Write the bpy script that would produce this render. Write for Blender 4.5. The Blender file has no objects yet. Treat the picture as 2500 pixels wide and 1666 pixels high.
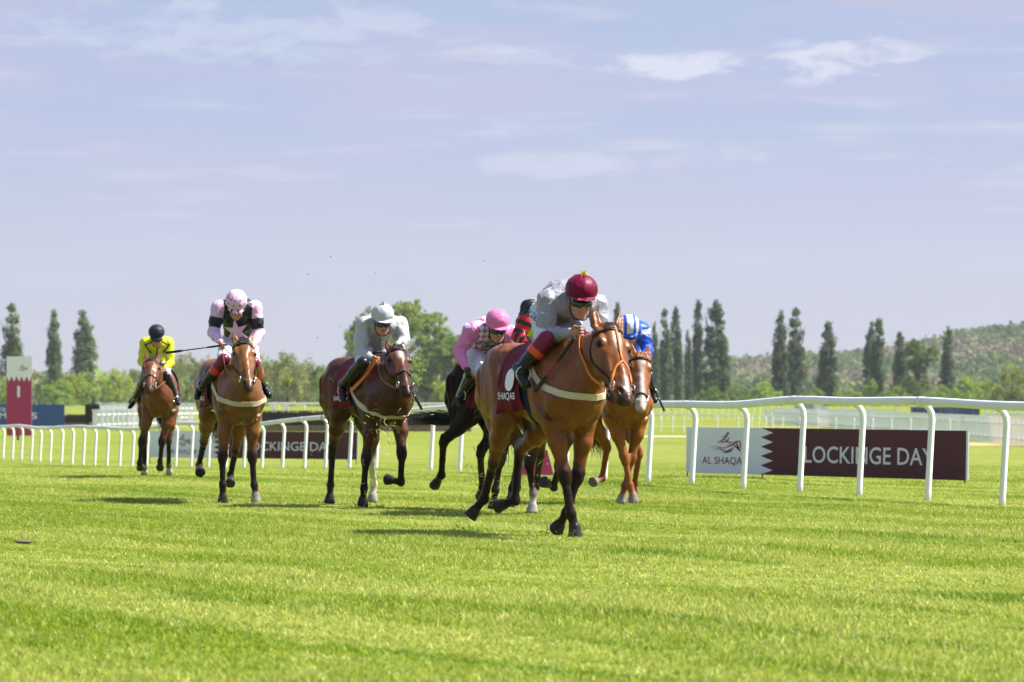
import bpy, bmesh, math, random, time
import numpy as np
from mathutils import Vector, Matrix, noise as mnoise
T0 = time.time()
# ------------------------------------------------------------------ camera, world, sun, exposure
FPX = 11000.0; CX = 1250.0; HY = 970.0; CAMH = 1.18      # photo pixels (2500 wide), horizon row, eye height
sc = bpy.context.scene
cam_d = bpy.data.cameras.new('camera'); cam = bpy.data.objects.new('camera', cam_d)
sc.collection.objects.link(cam); sc.camera = cam
cam.location = (0, 0, CAMH); cam.rotation_euler = (math.radians(90), 0, 0)
cam_d.sensor_width = 36; cam_d.lens = FPX / 2500 * 36; cam_d.shift_y = (HY - 833) / 2500
cam_d.clip_start = 0.5; cam_d.clip_end = 30000
cam_d.dof.use_dof = True; cam_d.dof.focus_distance = 41.0; cam_d.dof.aperture_fstop = 6.5
sc.render.resolution_x = 1024; sc.render.resolution_y = 682
sc.view_settings.view_transform = 'Standard'; sc.view_settings.look = 'None'
sc.view_settings.exposure = 1.2; sc.view_settings.gamma = 1
SUN_EL = math.radians(52); SUN_AZ = math.radians(88)      # azimuth clockwise from +Y (view direction): from the right
sun_d = bpy.data.lights.new('sun', 'SUN'); sun = bpy.data.objects.new('sun', sun_d); sc.collection.objects.link(sun)
sun_d.energy = 5.0; sun_d.angle = math.radians(0.5); sun_d.color = (1.0, 0.955, 0.88)
sv = Vector((math.cos(SUN_EL) * math.sin(SUN_AZ), math.cos(SUN_EL) * math.cos(SUN_AZ), math.sin(SUN_EL)))
sun.rotation_euler = sv.to_track_quat('Z', 'Y').to_euler()
sc.cycles.use_denoising = True; sc.cycles.max_bounces = 6; sc.cycles.transparent_max_bounces = 8
sc.cycles.volume_bounces = 0; sc.cycles.diffuse_bounces = 3; sc.cycles.glossy_bounces = 2; sc.cycles.transmission_bounces = 4

world = bpy.data.worlds.new('World'); sc.world = world; world.use_nodes = True
def build_world():
    nt = world.node_tree; nt.nodes.clear(); N = nt.nodes.new; LK = nt.links.new
    out = N('ShaderNodeOutputWorld'); bg = N('ShaderNodeBackground'); bg.inputs[1].default_value = 0.105
    sky = N('ShaderNodeTexSky'); sky.sky_type = 'NISHITA'; sky.sun_disc = False
    sky.sun_elevation = SUN_EL; sky.sun_rotation = SUN_AZ; sky.air_density = 1.0; sky.dust_density = 1.2; sky.ozone_density = 2.0
    tc = N('ShaderNodeTexCoord'); sep = N('ShaderNodeSeparateXYZ'); LK(tc.outputs['Generated'], sep.inputs[0])
    # elevation gradient (thin veil towards the horizon)
    ramp = N('ShaderNodeValToRGB'); LK(sep.outputs[2], ramp.inputs[0])
    r = ramp.color_ramp; r.elements[0].position = 0.0; r.elements[0].color = (*SKY_LOW, 1)
    r.elements[1].position = 0.14; r.elements[1].color = (*SKY_TOP, 1)
    e = r.elements.new(0.035); e.color = (*SKY_MID, 1)
    e = r.elements.new(0.065); e.color = (*SKY_HI, 1)
    # fade factor of the veil with height: full near horizon, thinner overhead
    mr = N('ShaderNodeMapRange'); LK(sep.outputs[2], mr.inputs[0]); mr.inputs[1].default_value = 0.10; mr.inputs[2].default_value = 0.26
    mr.inputs[3].default_value = 0.95; mr.inputs[4].default_value = 0.0
    mx = N('ShaderNodeMix'); mx.data_type = 'RGBA'; LK(mr.outputs[0], mx.inputs[0]); LK(sky.outputs[0], mx.inputs[6]); LK(ramp.outputs[0], mx.inputs[7])
    def clouds(scale, zs, lo, hi, detail, off, rough=0.6, dist=0.0):
        mp = N('ShaderNodeMapping'); LK(tc.outputs['Generated'], mp.inputs[0]); mp.inputs['Scale'].default_value = (scale, scale, zs); mp.inputs['Location'].default_value = off
        n = N('ShaderNodeTexNoise'); LK(mp.outputs[0], n.inputs[0]); n.inputs['Scale'].default_value = 1; n.inputs['Detail'].default_value = detail
        n.inputs['Roughness'].default_value = rough; n.inputs['Distortion'].default_value = dist
        c = N('ShaderNodeMapRange'); c.interpolation_type = 'SMOOTHSTEP'; LK(n.outputs[0], c.inputs[0]); c.inputs[1].default_value = lo; c.inputs[2].default_value = hi
        return c.outputs[0]
    c1 = clouds(15, 105, 0.42, 0.64, 7, (3.1, 0.7, 5.2), 0.55, 0.3)      # broad lavender veils
    c2 = clouds(24, 210, 0.52, 0.74, 9, (1.9, 4.4, 2.3), 0.6, 0.25)      # brighter wisps
    cur = mx.outputs[2]
    hz = N('ShaderNodeMapRange'); LK(sep.outputs[2], hz.inputs[0]); hz.inputs[1].default_value = 0.012; hz.inputs[2].default_value = 0.05
    for c, amt, col in ((c1, 0.85, CLOUD_A), (c2, 0.62, CLOUD_B)):
        m = N('ShaderNodeMath'); m.operation = 'MULTIPLY'; LK(c, m.inputs[0]); LK(hz.outputs[0], m.inputs[1])
        m2 = N('ShaderNodeMath'); m2.operation = 'MULTIPLY'; LK(m.outputs[0], m2.inputs[0]); m2.inputs[1].default_value = amt
        q = N('ShaderNodeMix'); q.data_type = 'RGBA'; LK(m2.outputs[0], q.inputs[0]); LK(cur, q.inputs[6]); q.inputs[7].default_value = (*col, 1)
        cur = q.outputs[2]
    # two separate small bright clouds high on the right
    def M(op, a, b=None, c=None):
        m = N('ShaderNodeMath'); m.operation = op
        for i_, v in enumerate((a, b, c)):
            if v is None: continue
            if isinstance(v, (int, float)): m.inputs[i_].default_value = v
            else: LK(v, m.inputs[i_])
        return m.outputs[0]
    puff = clouds(60, 170, 0.30, 0.66, 9, (7.7, 2.2, 9.1), 0.62, 0.35)
    for cx_, cz_, rx, rz in ((.0362, .0733, .0150, .0031), (.073, .0742, .0185, .0048), (.0465, .0535, .010, .0030), (.0, .075, .018, .0030), (-.06, .081, .045, .0075), (.012, .0515, .020, .0028)):
        br = {.0362: 1.0, .073: .95}.get(cx_, .45)
        u = M('DIVIDE', M('SUBTRACT', sep.outputs[0], cx_), rx); v = M('DIVIDE', M('SUBTRACT', sep.outputs[2], cz_), rz)
        r2 = M('ADD', M('MULTIPLY', u, u), M('MULTIPLY', v, v)); e_ = M('SUBTRACT', 1.25, r2); f = M('MULTIPLY', M('MINIMUM', M('MAXIMUM', M('ADD', e_, M('MULTIPLY', M('SUBTRACT', puff, .72), 1.9)), 0.0), 1.0), br * .7)
        f = M('MULTIPLY', f, M('GREATER_THAN', sep.outputs[1], 0.0))
        q = N('ShaderNodeMix'); q.data_type = 'RGBA'; LK(f, q.inputs[0]); LK(cur, q.inputs[6]); q.inputs[7].default_value = (3.35, 3.4, 3.85, 1); cur = q.outputs[2]
    LK(cur, bg.inputs[0]); LK(bg.outputs[0], out.inputs[0])
SKY_LOW = (2.40, 2.40, 2.62); SKY_MID = (2.02, 2.14, 2.76); SKY_HI = (1.70, 2.04, 3.0); SKY_TOP = (1.62, 2.0, 3.0)
CLOUD_A = (2.12, 2.20, 3.02); CLOUD_B = (2.7, 2.74, 3.3)
build_world()

# ------------------------------------------------------------------ general helpers
def unproj(px, py, d): return np.array([(px - CX) / FPX * d, d, CAMH - (py - HY) / FPX * d])
def link(o, parent=None):
    sc.collection.objects.link(o)
    if parent is not None: o.parent = parent; o.matrix_parent_inverse = Matrix.Identity(4)
    return o
def tag(o, label=None, cat=None, group=None, kind=None):
    if label: o['label'] = label
    if cat: o['category'] = cat
    if group: o['group'] = group
    if kind: o['kind'] = kind
    return o
def wpos(o):
    p = Vector(o.location)
    while o.parent is not None: o = o.parent; p += Vector(o.location)
    return p
def mesh_np(name, V, Fq, mat=None, parent=None, col=None, smooth=True, loc=None, mats=None, midx=None, uv=None):
    """world-space verts V (n,3), faces list/array; stored relative to the object's origin"""
    V = np.asarray(V, dtype=np.float64)
    me = bpy.data.meshes.new(name)
    base = np.zeros(3)
    if parent is not None: base = np.array(wpos(parent))
    if loc is not None: base = base * 0 + np.array(loc) if parent is None else base
    Vl = V - base
    if isinstance(Fq, np.ndarray):
        n, k = Fq.shape
        me.vertices.add(len(Vl)); me.vertices.foreach_set('co', Vl.astype(np.float32).ravel())
        me.loops.add(n * k); me.loops.foreach_set('vertex_index', Fq.astype(np.int32).ravel())
        me.polygons.add(n); me.polygons.foreach_set('loop_start', np.arange(0, n * k, k, dtype=np.int32))
        me.update(calc_edges=True); me.validate()
    else:
        me.from_pydata([tuple(v) for v in Vl], [], [tuple(f) for f in Fq]); me.update()
    if smooth: me.polygons.foreach_set('use_smooth', np.ones(len(me.polygons), dtype=bool))
    if col is not None:
        a = me.color_attributes.new('Col', 'FLOAT_COLOR', 'POINT')
        c = np.ones((len(V), 4), dtype=np.float32); c[:, :3] = col; a.data.foreach_set('color', c.ravel())
    for m in (mats or ([mat] if mat else [])): me.materials.append(m)
    if midx is not None: me.polygons.foreach_set('material_index', np.asarray(midx, dtype=np.int32))
    o = bpy.data.objects.new(name, me); link(o, parent)
    if parent is None and loc is not None: o.location = tuple(base)
    return o

class MB:                                                    # polygon collector
    def __init__(s): s.V = []; s.F = []; s.C = []
    def add(s, V, F, c=None):
        n = len(s.V); s.V += [tuple(v) for v in V]; s.F += [tuple(i + n for i in f) for f in F]
        if c is not None: s.C += [c] * len(V)
    def box(s, c, size, rz=0, c2=None):
        x, y, z = [q / 2 for q in size]; ca, sa = math.cos(rz), math.sin(rz)
        V = [(c[0] + ca * i * x - sa * j * y, c[1] + sa * i * x + ca * j * y, c[2] + k * z) for i in (-1, 1) for j in (-1, 1) for k in (-1, 1)]
        s.add(V, [(0, 1, 3, 2), (4, 6, 7, 5), (0, 4, 5, 1), (2, 3, 7, 6), (0, 2, 6, 4), (1, 5, 7, 3)], c2)
    def tube(s, P, R, n=8, c=None, flat=None):
        P = [np.array(p, float) for p in P]; R = R if hasattr(R, '__len__') else [R] * len(P)
        V = []; F = []; a = None
        for i, p in enumerate(P):
            t = P[min(i + 1, len(P) - 1)] - P[max(i - 1, 0)]; t = t / (np.linalg.norm(t) + 1e-9)
            if a is None:
                a = np.cross(t, (0, 0, 1.0)); a = a if np.linalg.norm(a) > .3 else np.cross(t, (0, 1.0, 0))
            a = a - t * a.dot(t); a = a / (np.linalg.norm(a) + 1e-9); b = np.cross(a, t)
            for k in range(n):
                q = 2 * math.pi * k / n; rr = R[i]
                V.append(p + a * math.cos(q) * rr * (flat[0] if flat else 1) + b * math.sin(q) * rr * (flat[1] if flat else 1))
        for i in range(len(P) - 1):
            for k in range(n): F.append((i * n + k, i * n + (k + 1) % n, (i + 1) * n + (k + 1) % n, (i + 1) * n + k))
        F.append(tuple(range(n - 1, -1, -1))); F.append(tuple((len(P) - 1) * n + k for k in range(n)))
        s.add(V, F, c)
    def build(s, name, mat, parent=None, loc=None, smooth=False, **k):
        return mesh_np(name, np.array(s.V), s.F, mat, parent, col=(np.array(s.C) if len(s.C) == len(s.V) and s.C else None), smooth=smooth, loc=loc, **k)

def catmull(P, n):
    P = np.asarray(P, float); m = len(P); out = []
    Q = np.vstack([2 * P[0] - P[1], P, 2 * P[-1] - P[-2]])
    for i in range(m - 1):
        a, b, c, d = Q[i], Q[i + 1], Q[i + 2], Q[i + 3]
        for j in range(n):
            t = j / n; out.append(0.5 * (2 * b + (c - a) * t + (2 * a - 5 * b + 4 * c - d) * t * t + (3 * b - a - 3 * c + d) * t ** 3))
    out.append(P[-1]); return np.array(out)
def unit(v): v = np.asarray(v, float); return v / (np.linalg.norm(v) + 1e-12)

# ------------------------------------------------------------------ materials
def mat(name, col=(0.5, 0.5, 0.5), rough=0.5, spec=0.5, attr=None, noise=0.0, nscale=20, bump=0.0, bscale=60, metal=0, coat=0, sheen=0, transl=0.0, emit=None, aniso=None, col2=None, coatr=0.2, ndetail=4, lumspec=False):
    m = bpy.data.materials.new(name); m.use_nodes = True; nt = m.node_tree; N = nt.nodes.new; LK = nt.links.new
    b = nt.nodes['Principled BSDF']; b.inputs['Roughness'].default_value = rough; b.inputs['Specular IOR Level'].default_value = spec
    b.inputs['Metallic'].default_value = metal; b.inputs['Coat Weight'].default_value = coat; b.inputs['Coat Roughness'].default_value = coatr
    b.inputs['Sheen Weight'].default_value = sheen
    geo = N('ShaderNodeNewGeometry'); src = None
    if attr:
        a = N('ShaderNodeAttribute'); a.attribute_name = attr; src = a.outputs['Color']
    else: b.inputs['Base Color'].default_value = (*col, 1)
    tc = N('ShaderNodeTexCoord')
    if noise or col2:
        n = N('ShaderNodeTexNoise'); n.inputs['Scale'].default_value = nscale; n.inputs['Detail'].default_value = ndetail; n.inputs['Roughness'].default_value = 0.6
        LK(tc.outputs['Object'], n.inputs[0])
        if col2:
            mr = N('ShaderNodeMapRange'); LK(n.outputs[0], mr.inputs[0]); mr.inputs[1].default_value = 0.38; mr.inputs[2].default_value = 0.62
            q = N('ShaderNodeMix'); q.data_type = 'RGBA'; LK(mr.outputs[0], q.inputs[0])
            if src: LK(src, q.inputs[6])
            else: q.inputs[6].default_value = (*col, 1)
            q.inputs[7].default_value = (*col2, 1); src = q.outputs[2]
        if noise:
            mr = N('ShaderNodeMapRange'); LK(n.outputs[0], mr.inputs[0]); mr.inputs[1].default_value = 0.3; mr.inputs[2].default_value = 0.7
            mr.inputs[3].default_value = 1 - noise; mr.inputs[4].default_value = 1 + noise
            q = N('ShaderNodeVectorMath'); q.operation = 'SCALE'; LK(mr.outputs[0], q.inputs['Scale'])
            if src: LK(src, q.inputs[0])
            else: q.inputs[0].default_value = col
            src = q.outputs[0]
    if src: LK(src, b.inputs['Base Color'])
    if lumspec:
        sp_ = N('ShaderNodeSeparateColor'); LK(src, sp_.inputs[0]); lm = N('ShaderNodeMapRange'); LK(sp_.outputs[0], lm.inputs[0]); lm.inputs[1].default_value = .012; lm.inputs[2].default_value = .07; lm.inputs[3].default_value = spec * .22; lm.inputs[4].default_value = spec; LK(lm.outputs[0], b.inputs['Specular IOR Level'])
    if bump:
        n2 = N('ShaderNodeTexNoise'); n2.inputs['Scale'].default_value = bscale; n2.inputs['Detail'].default_value = 5
        LK(tc.outputs['Object'], n2.inputs[0]); bp = N('ShaderNodeBump'); bp.inputs['Strength'].default_value = bump; bp.inputs['Distance'].default_value = 0.01
        LK(n2.outputs[0], bp.inputs['Height']); LK(bp.outputs[0], b.inputs['Normal'])
    if transl:
        t = N('ShaderNodeBsdfTranslucent'); ms = N('ShaderNodeMixShader'); ms.inputs[0].default_value = transl
        if src: LK(src, t.inputs[0])
        else: t.inputs[0].default_value = (*col, 1)
        LK(b.outputs[0], ms.inputs[1]); LK(t.outputs[0], ms.inputs[2]); LK(ms.outputs[0], nt.nodes['Material Output'].inputs[0])
    return m

# ------------------------------------------------------------------ distance-field modelling
def smin(a, b, k):
    if k <= 0: return np.minimum(a, b)
    h = np.clip(0.5 + 0.5 * (b - a) / k, 0, 1); return b + (a - b) * h - k * h * (1 - h)
class Caps:
    def __init__(s, a, b, ra, rb, col=0):
        s.a = np.asarray(a, float); s.b = np.asarray(b, float); s.ra, s.rb, s.col = ra, rb, col
        r = max(ra, rb); s.lo = np.minimum(s.a, s.b) - r; s.hi = np.maximum(s.a, s.b) + r
    def __call__(s, X, Y, Z):
        ab = s.b - s.a; L2 = (ab ** 2).sum() + 1e-9
        dx, dy, dz = X - s.a[0], Y - s.a[1], Z - s.a[2]
        t = np.clip((dx * ab[0] + dy * ab[1] + dz * ab[2]) / L2, 0, 1)
        return np.sqrt((dx - t * ab[0]) ** 2 + (dy - t * ab[1]) ** 2 + (dz - t * ab[2]) ** 2) - (s.ra + (s.rb - s.ra) * t)
class Ell:
    def __init__(s, c, r, ax=None, col=0):                     # radii along the axes (rows of ax)
        s.c = np.asarray(c, float); s.r = np.asarray(r, float); s.ax = np.eye(3) if ax is None else np.array([unit(q) for q in ax]); s.col = col
        m = max(r); s.lo = s.c - m; s.hi = s.c + m
    def __call__(s, X, Y, Z):
        dx, dy, dz = X - s.c[0], Y - s.c[1], Z - s.c[2]; q = 0; g = 0
        for i in range(3):
            l = dx * s.ax[i][0] + dy * s.ax[i][1] + dz * s.ax[i][2]; q = q + (l / s.r[i]) ** 2; g = g + (l / s.r[i] ** 2) ** 2
        k0 = np.sqrt(q); return k0 * (k0 - 1) / (np.sqrt(g) + 1e-6)
class Sweep:
    """elliptical sections (w across `side`, h across the other way) along a smooth path"""
    def __init__(s, P, W, H, side, n=4, col=0):
        A = catmull(np.column_stack([P, W, H]), n); s.P = A[:, :3]; s.W = np.maximum(A[:, 3], .008); s.H = np.maximum(A[:, 4], .008); s.side = unit(side); s.col = col
        m = max(s.W.max(), s.H.max()); s.lo = s.P.min(0) - m; s.hi = s.P.max(0) + m
    def __call__(s, X, Y, Z):
        best = None
        for i in range(len(s.P) - 1):
            a, b = s.P[i], s.P[i + 1]; ab = b - a; L = np.linalg.norm(ab) + 1e-9; u = ab / L
            sd = unit(s.side - u * s.side.dot(u)); n = np.cross(u, sd)
            dx, dy, dz = X - a[0], Y - a[1], Z - a[2]
            ax = dx * u[0] + dy * u[1] + dz * u[2]; t = np.clip(ax / L, 0, 1); la = ax - t * L
            ls = dx * sd[0] + dy * sd[1] + dz * sd[2]; ln = dx * n[0] + dy * n[1] + dz * n[2]
            w = s.W[i] + (s.W[i + 1] - s.W[i]) * t; h = s.H[i] + (s.H[i + 1] - s.H[i]) * t; m = np.minimum(w, h)
            k0 = np.sqrt((ls / w) ** 2 + (ln / h) ** 2 + (la / m) ** 2); k1 = np.sqrt((ls / w ** 2) ** 2 + (ln / h ** 2) ** 2 + (la / m ** 2) ** 2)
            d = k0 * (k0 - 1) / (k1 + 1e-6); best = d if best is None else np.minimum(best, d)
        return best
class Hoof:
    """flared cone from coronet c to sole centre o, flat sole"""
    def __init__(s, c, o, r0, r1, col=0):
        s.c = np.asarray(c, float); s.o = np.asarray(o, float); s.r0, s.r1, s.col = r0, r1, col
        s.lo = np.minimum(s.c, s.o) - r1 * 1.3; s.hi = np.maximum(s.c, s.o) + r1 * 1.3
    def __call__(s, X, Y, Z):
        ab = s.o - s.c; L = np.linalg.norm(ab); u = ab / L
        dx, dy, dz = X - s.c[0], Y - s.c[1], Z - s.c[2]; a = dx * u[0] + dy * u[1] + dz * u[2]
        r = np.sqrt(np.maximum(dx * dx + dy * dy + dz * dz - a * a, 0)); t = np.clip(a / L, 0, 1)
        return np.maximum(np.maximum((r - (s.r0 + (s.r1 - s.r0) * t)) * .95, a - L), -a - .01)
class Field:
    def __init__(s, lo, hi, v):
        s.lo = np.asarray(lo, float); s.v = v; s.n = np.ceil((np.asarray(hi) - s.lo) / v).astype(int) + 1
        s.D = np.full(s.n, .5, np.float32); s.ax = [(s.lo[i] + v * np.arange(s.n[i])).astype(np.float32) for i in range(3)]; s.prims = []
    def box(s, p, m):
        i0 = np.clip(np.floor((p.lo - m - s.lo) / s.v).astype(int), 0, s.n); i1 = np.clip(np.ceil((p.hi + m - s.lo) / s.v).astype(int) + 1, 0, s.n)
        sl = tuple(slice(i0[i], i1[i]) for i in range(3))
        return sl, s.ax[0][sl[0]][:, None, None], s.ax[1][sl[1]][None, :, None], s.ax[2][sl[2]][None, None, :]
    def add(s, p, k=.03, colour=True):
        sl, X, Y, Z = s.box(p, k + 3 * s.v)
        if 0 in s.D[sl].shape: return
        s.D[sl] = smin(s.D[sl], p(X, Y, Z).astype(np.float32), k)
        if colour: s.prims.append(p)
    def cut(s, p, k=.01):
        sl, X, Y, Z = s.box(p, k + 3 * s.v); 
        if 0 in s.D[sl].shape: return
        s.D[sl] = -smin(-s.D[sl], p(X, Y, Z).astype(np.float32), k)
    def warp(s, fn):
        s.D += fn(s.ax[0][:, None, None], s.ax[1][None, :, None], s.ax[2][None, None, :]).astype(np.float32)
    def at(s, P):
        q = (np.atleast_2d(P) - s.lo) / s.v; out = np.any((q < 0) | (q > s.n - 1.001), axis=1); q = np.clip(q, 0, s.n - 1.001)
        i = q.astype(int); f = q - i; r = 0
        for a in (0, 1):
            for b in (0, 1):
                for c in (0, 1):
                    w = (f[:, 0] if a else 1 - f[:, 0]) * (f[:, 1] if b else 1 - f[:, 1]) * (f[:, 2] if c else 1 - f[:, 2])
                    r = r + w * s.D[i[:, 0] + a, i[:, 1] + b, i[:, 2] + c]
        return np.where(out, .5, r)
    def grad(s, P):
        P = np.atleast_2d(P); e = s.v; g = np.stack([s.at(P + e * np.eye(3)[i]) - s.at(P - e * np.eye(3)[i]) for i in range(3)], 1)
        return g / (np.linalg.norm(g, axis=1, keepdims=True) + 1e-9)
    def cast(s, O, D, off=0.0, maxd=2.0):
        """march rays until distance < off; returns the hit points"""
        O = np.atleast_2d(O).astype(float).copy(); D = np.atleast_2d(D); D = D / np.linalg.norm(D, axis=1, keepdims=True); t = np.zeros(len(O)); live = np.ones(len(O), bool)
        for _ in range(400):
            d = s.at(O + D * t[:, None]) - off; live = live & (d > .0008) & (t < maxd)
            if not live.any(): break
            t = np.where(live, t + np.clip(d * .7, .0015, .06), t)
        return O + D * t[:, None], t < maxd
    def mesh(s, smooth=1):
        D = s.D; S = D < 0; c = [(i, j, k) for i in (0, 1) for j in (0, 1) for k in (0, 1)]
        n = np.array(D.shape) - 1; cnt = np.zeros(n, np.int8)
        for i, j, k in c: cnt += S[i:i + n[0], j:j + n[1], k:k + n[2]]
        I = np.argwhere((cnt > 0) & (cnt < 8)); idx = np.full(n, -1, np.int32); idx[I[:, 0], I[:, 1], I[:, 2]] = np.arange(len(I))
        val = np.stack([D[I[:, 0] + a[0], I[:, 1] + a[1], I[:, 2] + a[2]] for a in c], 1)
        acc = np.zeros((len(I), 3)); m = np.zeros(len(I))
        for a in range(8):
            for b in range(a + 1, 8):
                if sum(abs(c[a][q] - c[b][q]) for q in range(3)) != 1: continue
                x = (val[:, a] < 0) != (val[:, b] < 0); t = np.where(x, val[:, a] / (val[:, a] - val[:, b] + 1e-12), 0)
                acc += np.where(x[:, None], np.array(c[a]) + t[:, None] * (np.array(c[b]) - np.array(c[a])), 0); m += x
        V = s.lo + s.v * (I + acc / m[:, None]); F = []
        for ax in range(3):
            o = [q for q in range(3) if q != ax]
            sl0 = [slice(1, -1)] * 3; sl1 = [slice(1, -1)] * 3; sl0[ax] = slice(0, -1); sl1[ax] = slice(1, None)
            A, B = S[tuple(sl0)], S[tuple(sl1)]; E = np.argwhere(A != B)
            if not len(E): continue
            off = np.array([1, 1, 1]); off[ax] = 0; E = E + off; fl = S[E[:, 0], E[:, 1], E[:, 2]]
            d1 = np.zeros(3, int); d1[o[0]] = -1; d2 = np.zeros(3, int); d2[o[1]] = -1
            q = [E, E + d1, E + d1 + d2, E + d2]; q = np.stack([idx[x[:, 0], x[:, 1], x[:, 2]] for x in q], 1)
            flip = fl if ax != 1 else ~fl
            F.append(np.where(flip[:, None], q, q[:, ::-1]))
        F = np.concatenate(F); F = F[(F >= 0).all(1)]
        for _ in range(smooth):
            a = np.concatenate([F[:, [0, 1]], F[:, [1, 2]], F[:, [2, 3]], F[:, [3, 0]]]); W = np.zeros_like(V); k = np.bincount(a[:, 0], minlength=len(V)) + np.bincount(a[:, 1], minlength=len(V))
            for q in range(3): W[:, q] = np.bincount(a[:, 0], V[a[:, 1], q], minlength=len(V)) + np.bincount(a[:, 1], V[a[:, 0], q], minlength=len(V))
            V = np.where(k[:, None] > 0, V * .4 + .6 * W / np.maximum(k, 1)[:, None], V)
        return V, F
    def colours(s, V, table, soft=.012):
        X, Y, Z = V[:, 0], V[:, 1], V[:, 2]; ds = []; cs = []
        for p in s.prims:
            d = np.full(len(V), 9.); m = np.all((V > p.lo - .12) & (V < p.hi + .12), axis=1)
            if m.any(): d[m] = p(X[m], Y[m], Z[m])
            ds.append(d); cs.append(table[p.col])
        ds = np.array(ds); w = np.exp(-np.clip(ds - ds.min(0), 0, .5) / soft); w /= w.sum(0); return np.einsum('pn,pc->nc', w, np.array(cs))

def ribbon(mb, P, Nn, w, th=.004, closed=False, c=None):
    """flat strap along P with surface normals Nn, width w, thickness th"""
    P = np.asarray(P); Nn = np.asarray(Nn); n = len(P); V = []; F = []
    for i in range(n):
        a = P[(i + 1) % n] if closed else P[min(i + 1, n - 1)]; b = P[i - 1] if closed else P[max(i - 1, 0)]
        t = unit(a - b); nn = unit(Nn[i] - t * t.dot(Nn[i])); sd = np.cross(t, nn); ww = w[i] if hasattr(w, '__len__') else w
        V += [P[i] + sd * ww / 2, P[i] - sd * ww / 2, P[i] - sd * ww / 2 + nn * th, P[i] + sd * ww / 2 + nn * th]
    for i in range(n if closed else n - 1):
        j = (i + 1) % n
        for k in range(4): F.append((i * 4 + k, j * 4 + k, j * 4 + (k + 1) % 4, i * 4 + (k + 1) % 4))
    if not closed: F += [(0, 1, 2, 3), tuple((n - 1) * 4 + k for k in (3, 2, 1, 0))]
    mb.add(V, F, c)
# ------------------------------------------------------------------ horses
UP = np.array((0, 0, 1.0))
def solve(Q, px, py, L, sign):
    """the point on the photo ray (px,py) at distance L from joint Q; sign -1 nearer, +1 farther"""
    r = np.array([(px - CX) / FPX, 1.0, -(py - HY) / FPX]); c = np.array([0, 0, CAMH]); q = Q - c
    A = r.dot(r); B = -2 * r.dot(q); Cc = q.dot(q) - L * L; D = B * B - 4 * A * Cc
    t = -B / (2 * A) if D <= 0 else (-B + sign * math.sqrt(D)) / (2 * A)
    P = c + r * t
    if D <= 0: P = Q + unit(P - Q) * L
    return P
COAT = mat('horse_coat', attr='Col', rough=0.36, spec=0.22, noise=0.26, nscale=5, bump=0.45, bscale=13, lumspec=True)
EYE = mat('horse_eye', (0.006, 0.004, 0.003), rough=0.12, spec=0.25)
LEATHER = mat('black_leather', (0.012, 0.009, 0.008), rough=0.4, spec=.2, noise=.2)
BROWNL = mat('brown_leather', (0.16, 0.05, 0.02), rough=0.5, noise=.2)
ORANGE = mat('orange_rubber', (0.62, 0.17, 0.03), rough=0.5, spec=.2)
CREAM = mat('cream_webbing', (0.50, 0.43, 0.29), rough=0.85, spec=.1, noise=.15, nscale=60)
STEEL = mat('steel', (0.6, 0.6, 0.62), rough=0.25, metal=1)
MAROON = mat('maroon_cloth', (0.115, 0.004, 0.018), rough=0.6, spec=.12, noise=.15, nscale=9)
WHITE = mat('white_print', (0.75, 0.75, 0.77), rough=0.7)
NAVYWEB = mat('navy_webbing', (0.012, 0.014, 0.05), rough=0.7, spec=.1)
def hair_mat(name, c): return mat(name, c, rough=0.45, spec=.4, noise=.3, nscale=40)
BLACKHAIR = hair_mat('dark_hair', (0.012, 0.010, 0.010)); CHESTHAIR = hair_mat('chestnut_hair', (0.20, 0.075, 0.025))

def text_mesh(s, h, bold=0.0):
    """flat text as verts (x,y), faces, baseline origin, cap height h; subdivided for draping"""
    cu = bpy.data.curves.new('lettering', 'FONT'); cu.body = s; cu.size = h / 0.7; cu.offset = bold * h; cu.resolution_u = 3
    o = bpy.data.objects.new('lettering', cu); sc.collection.objects.link(o); dg = bpy.context.evaluated_depsgraph_get(); me = bpy.data.meshes.new_from_object(o.evaluated_get(dg))
    V = np.array([v.co[:] for v in me.vertices]); F = [tuple(p.vertices) for p in me.polygons]
    bpy.data.objects.remove(o); bpy.data.meshes.remove(me); return V[:, :2], F

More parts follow.
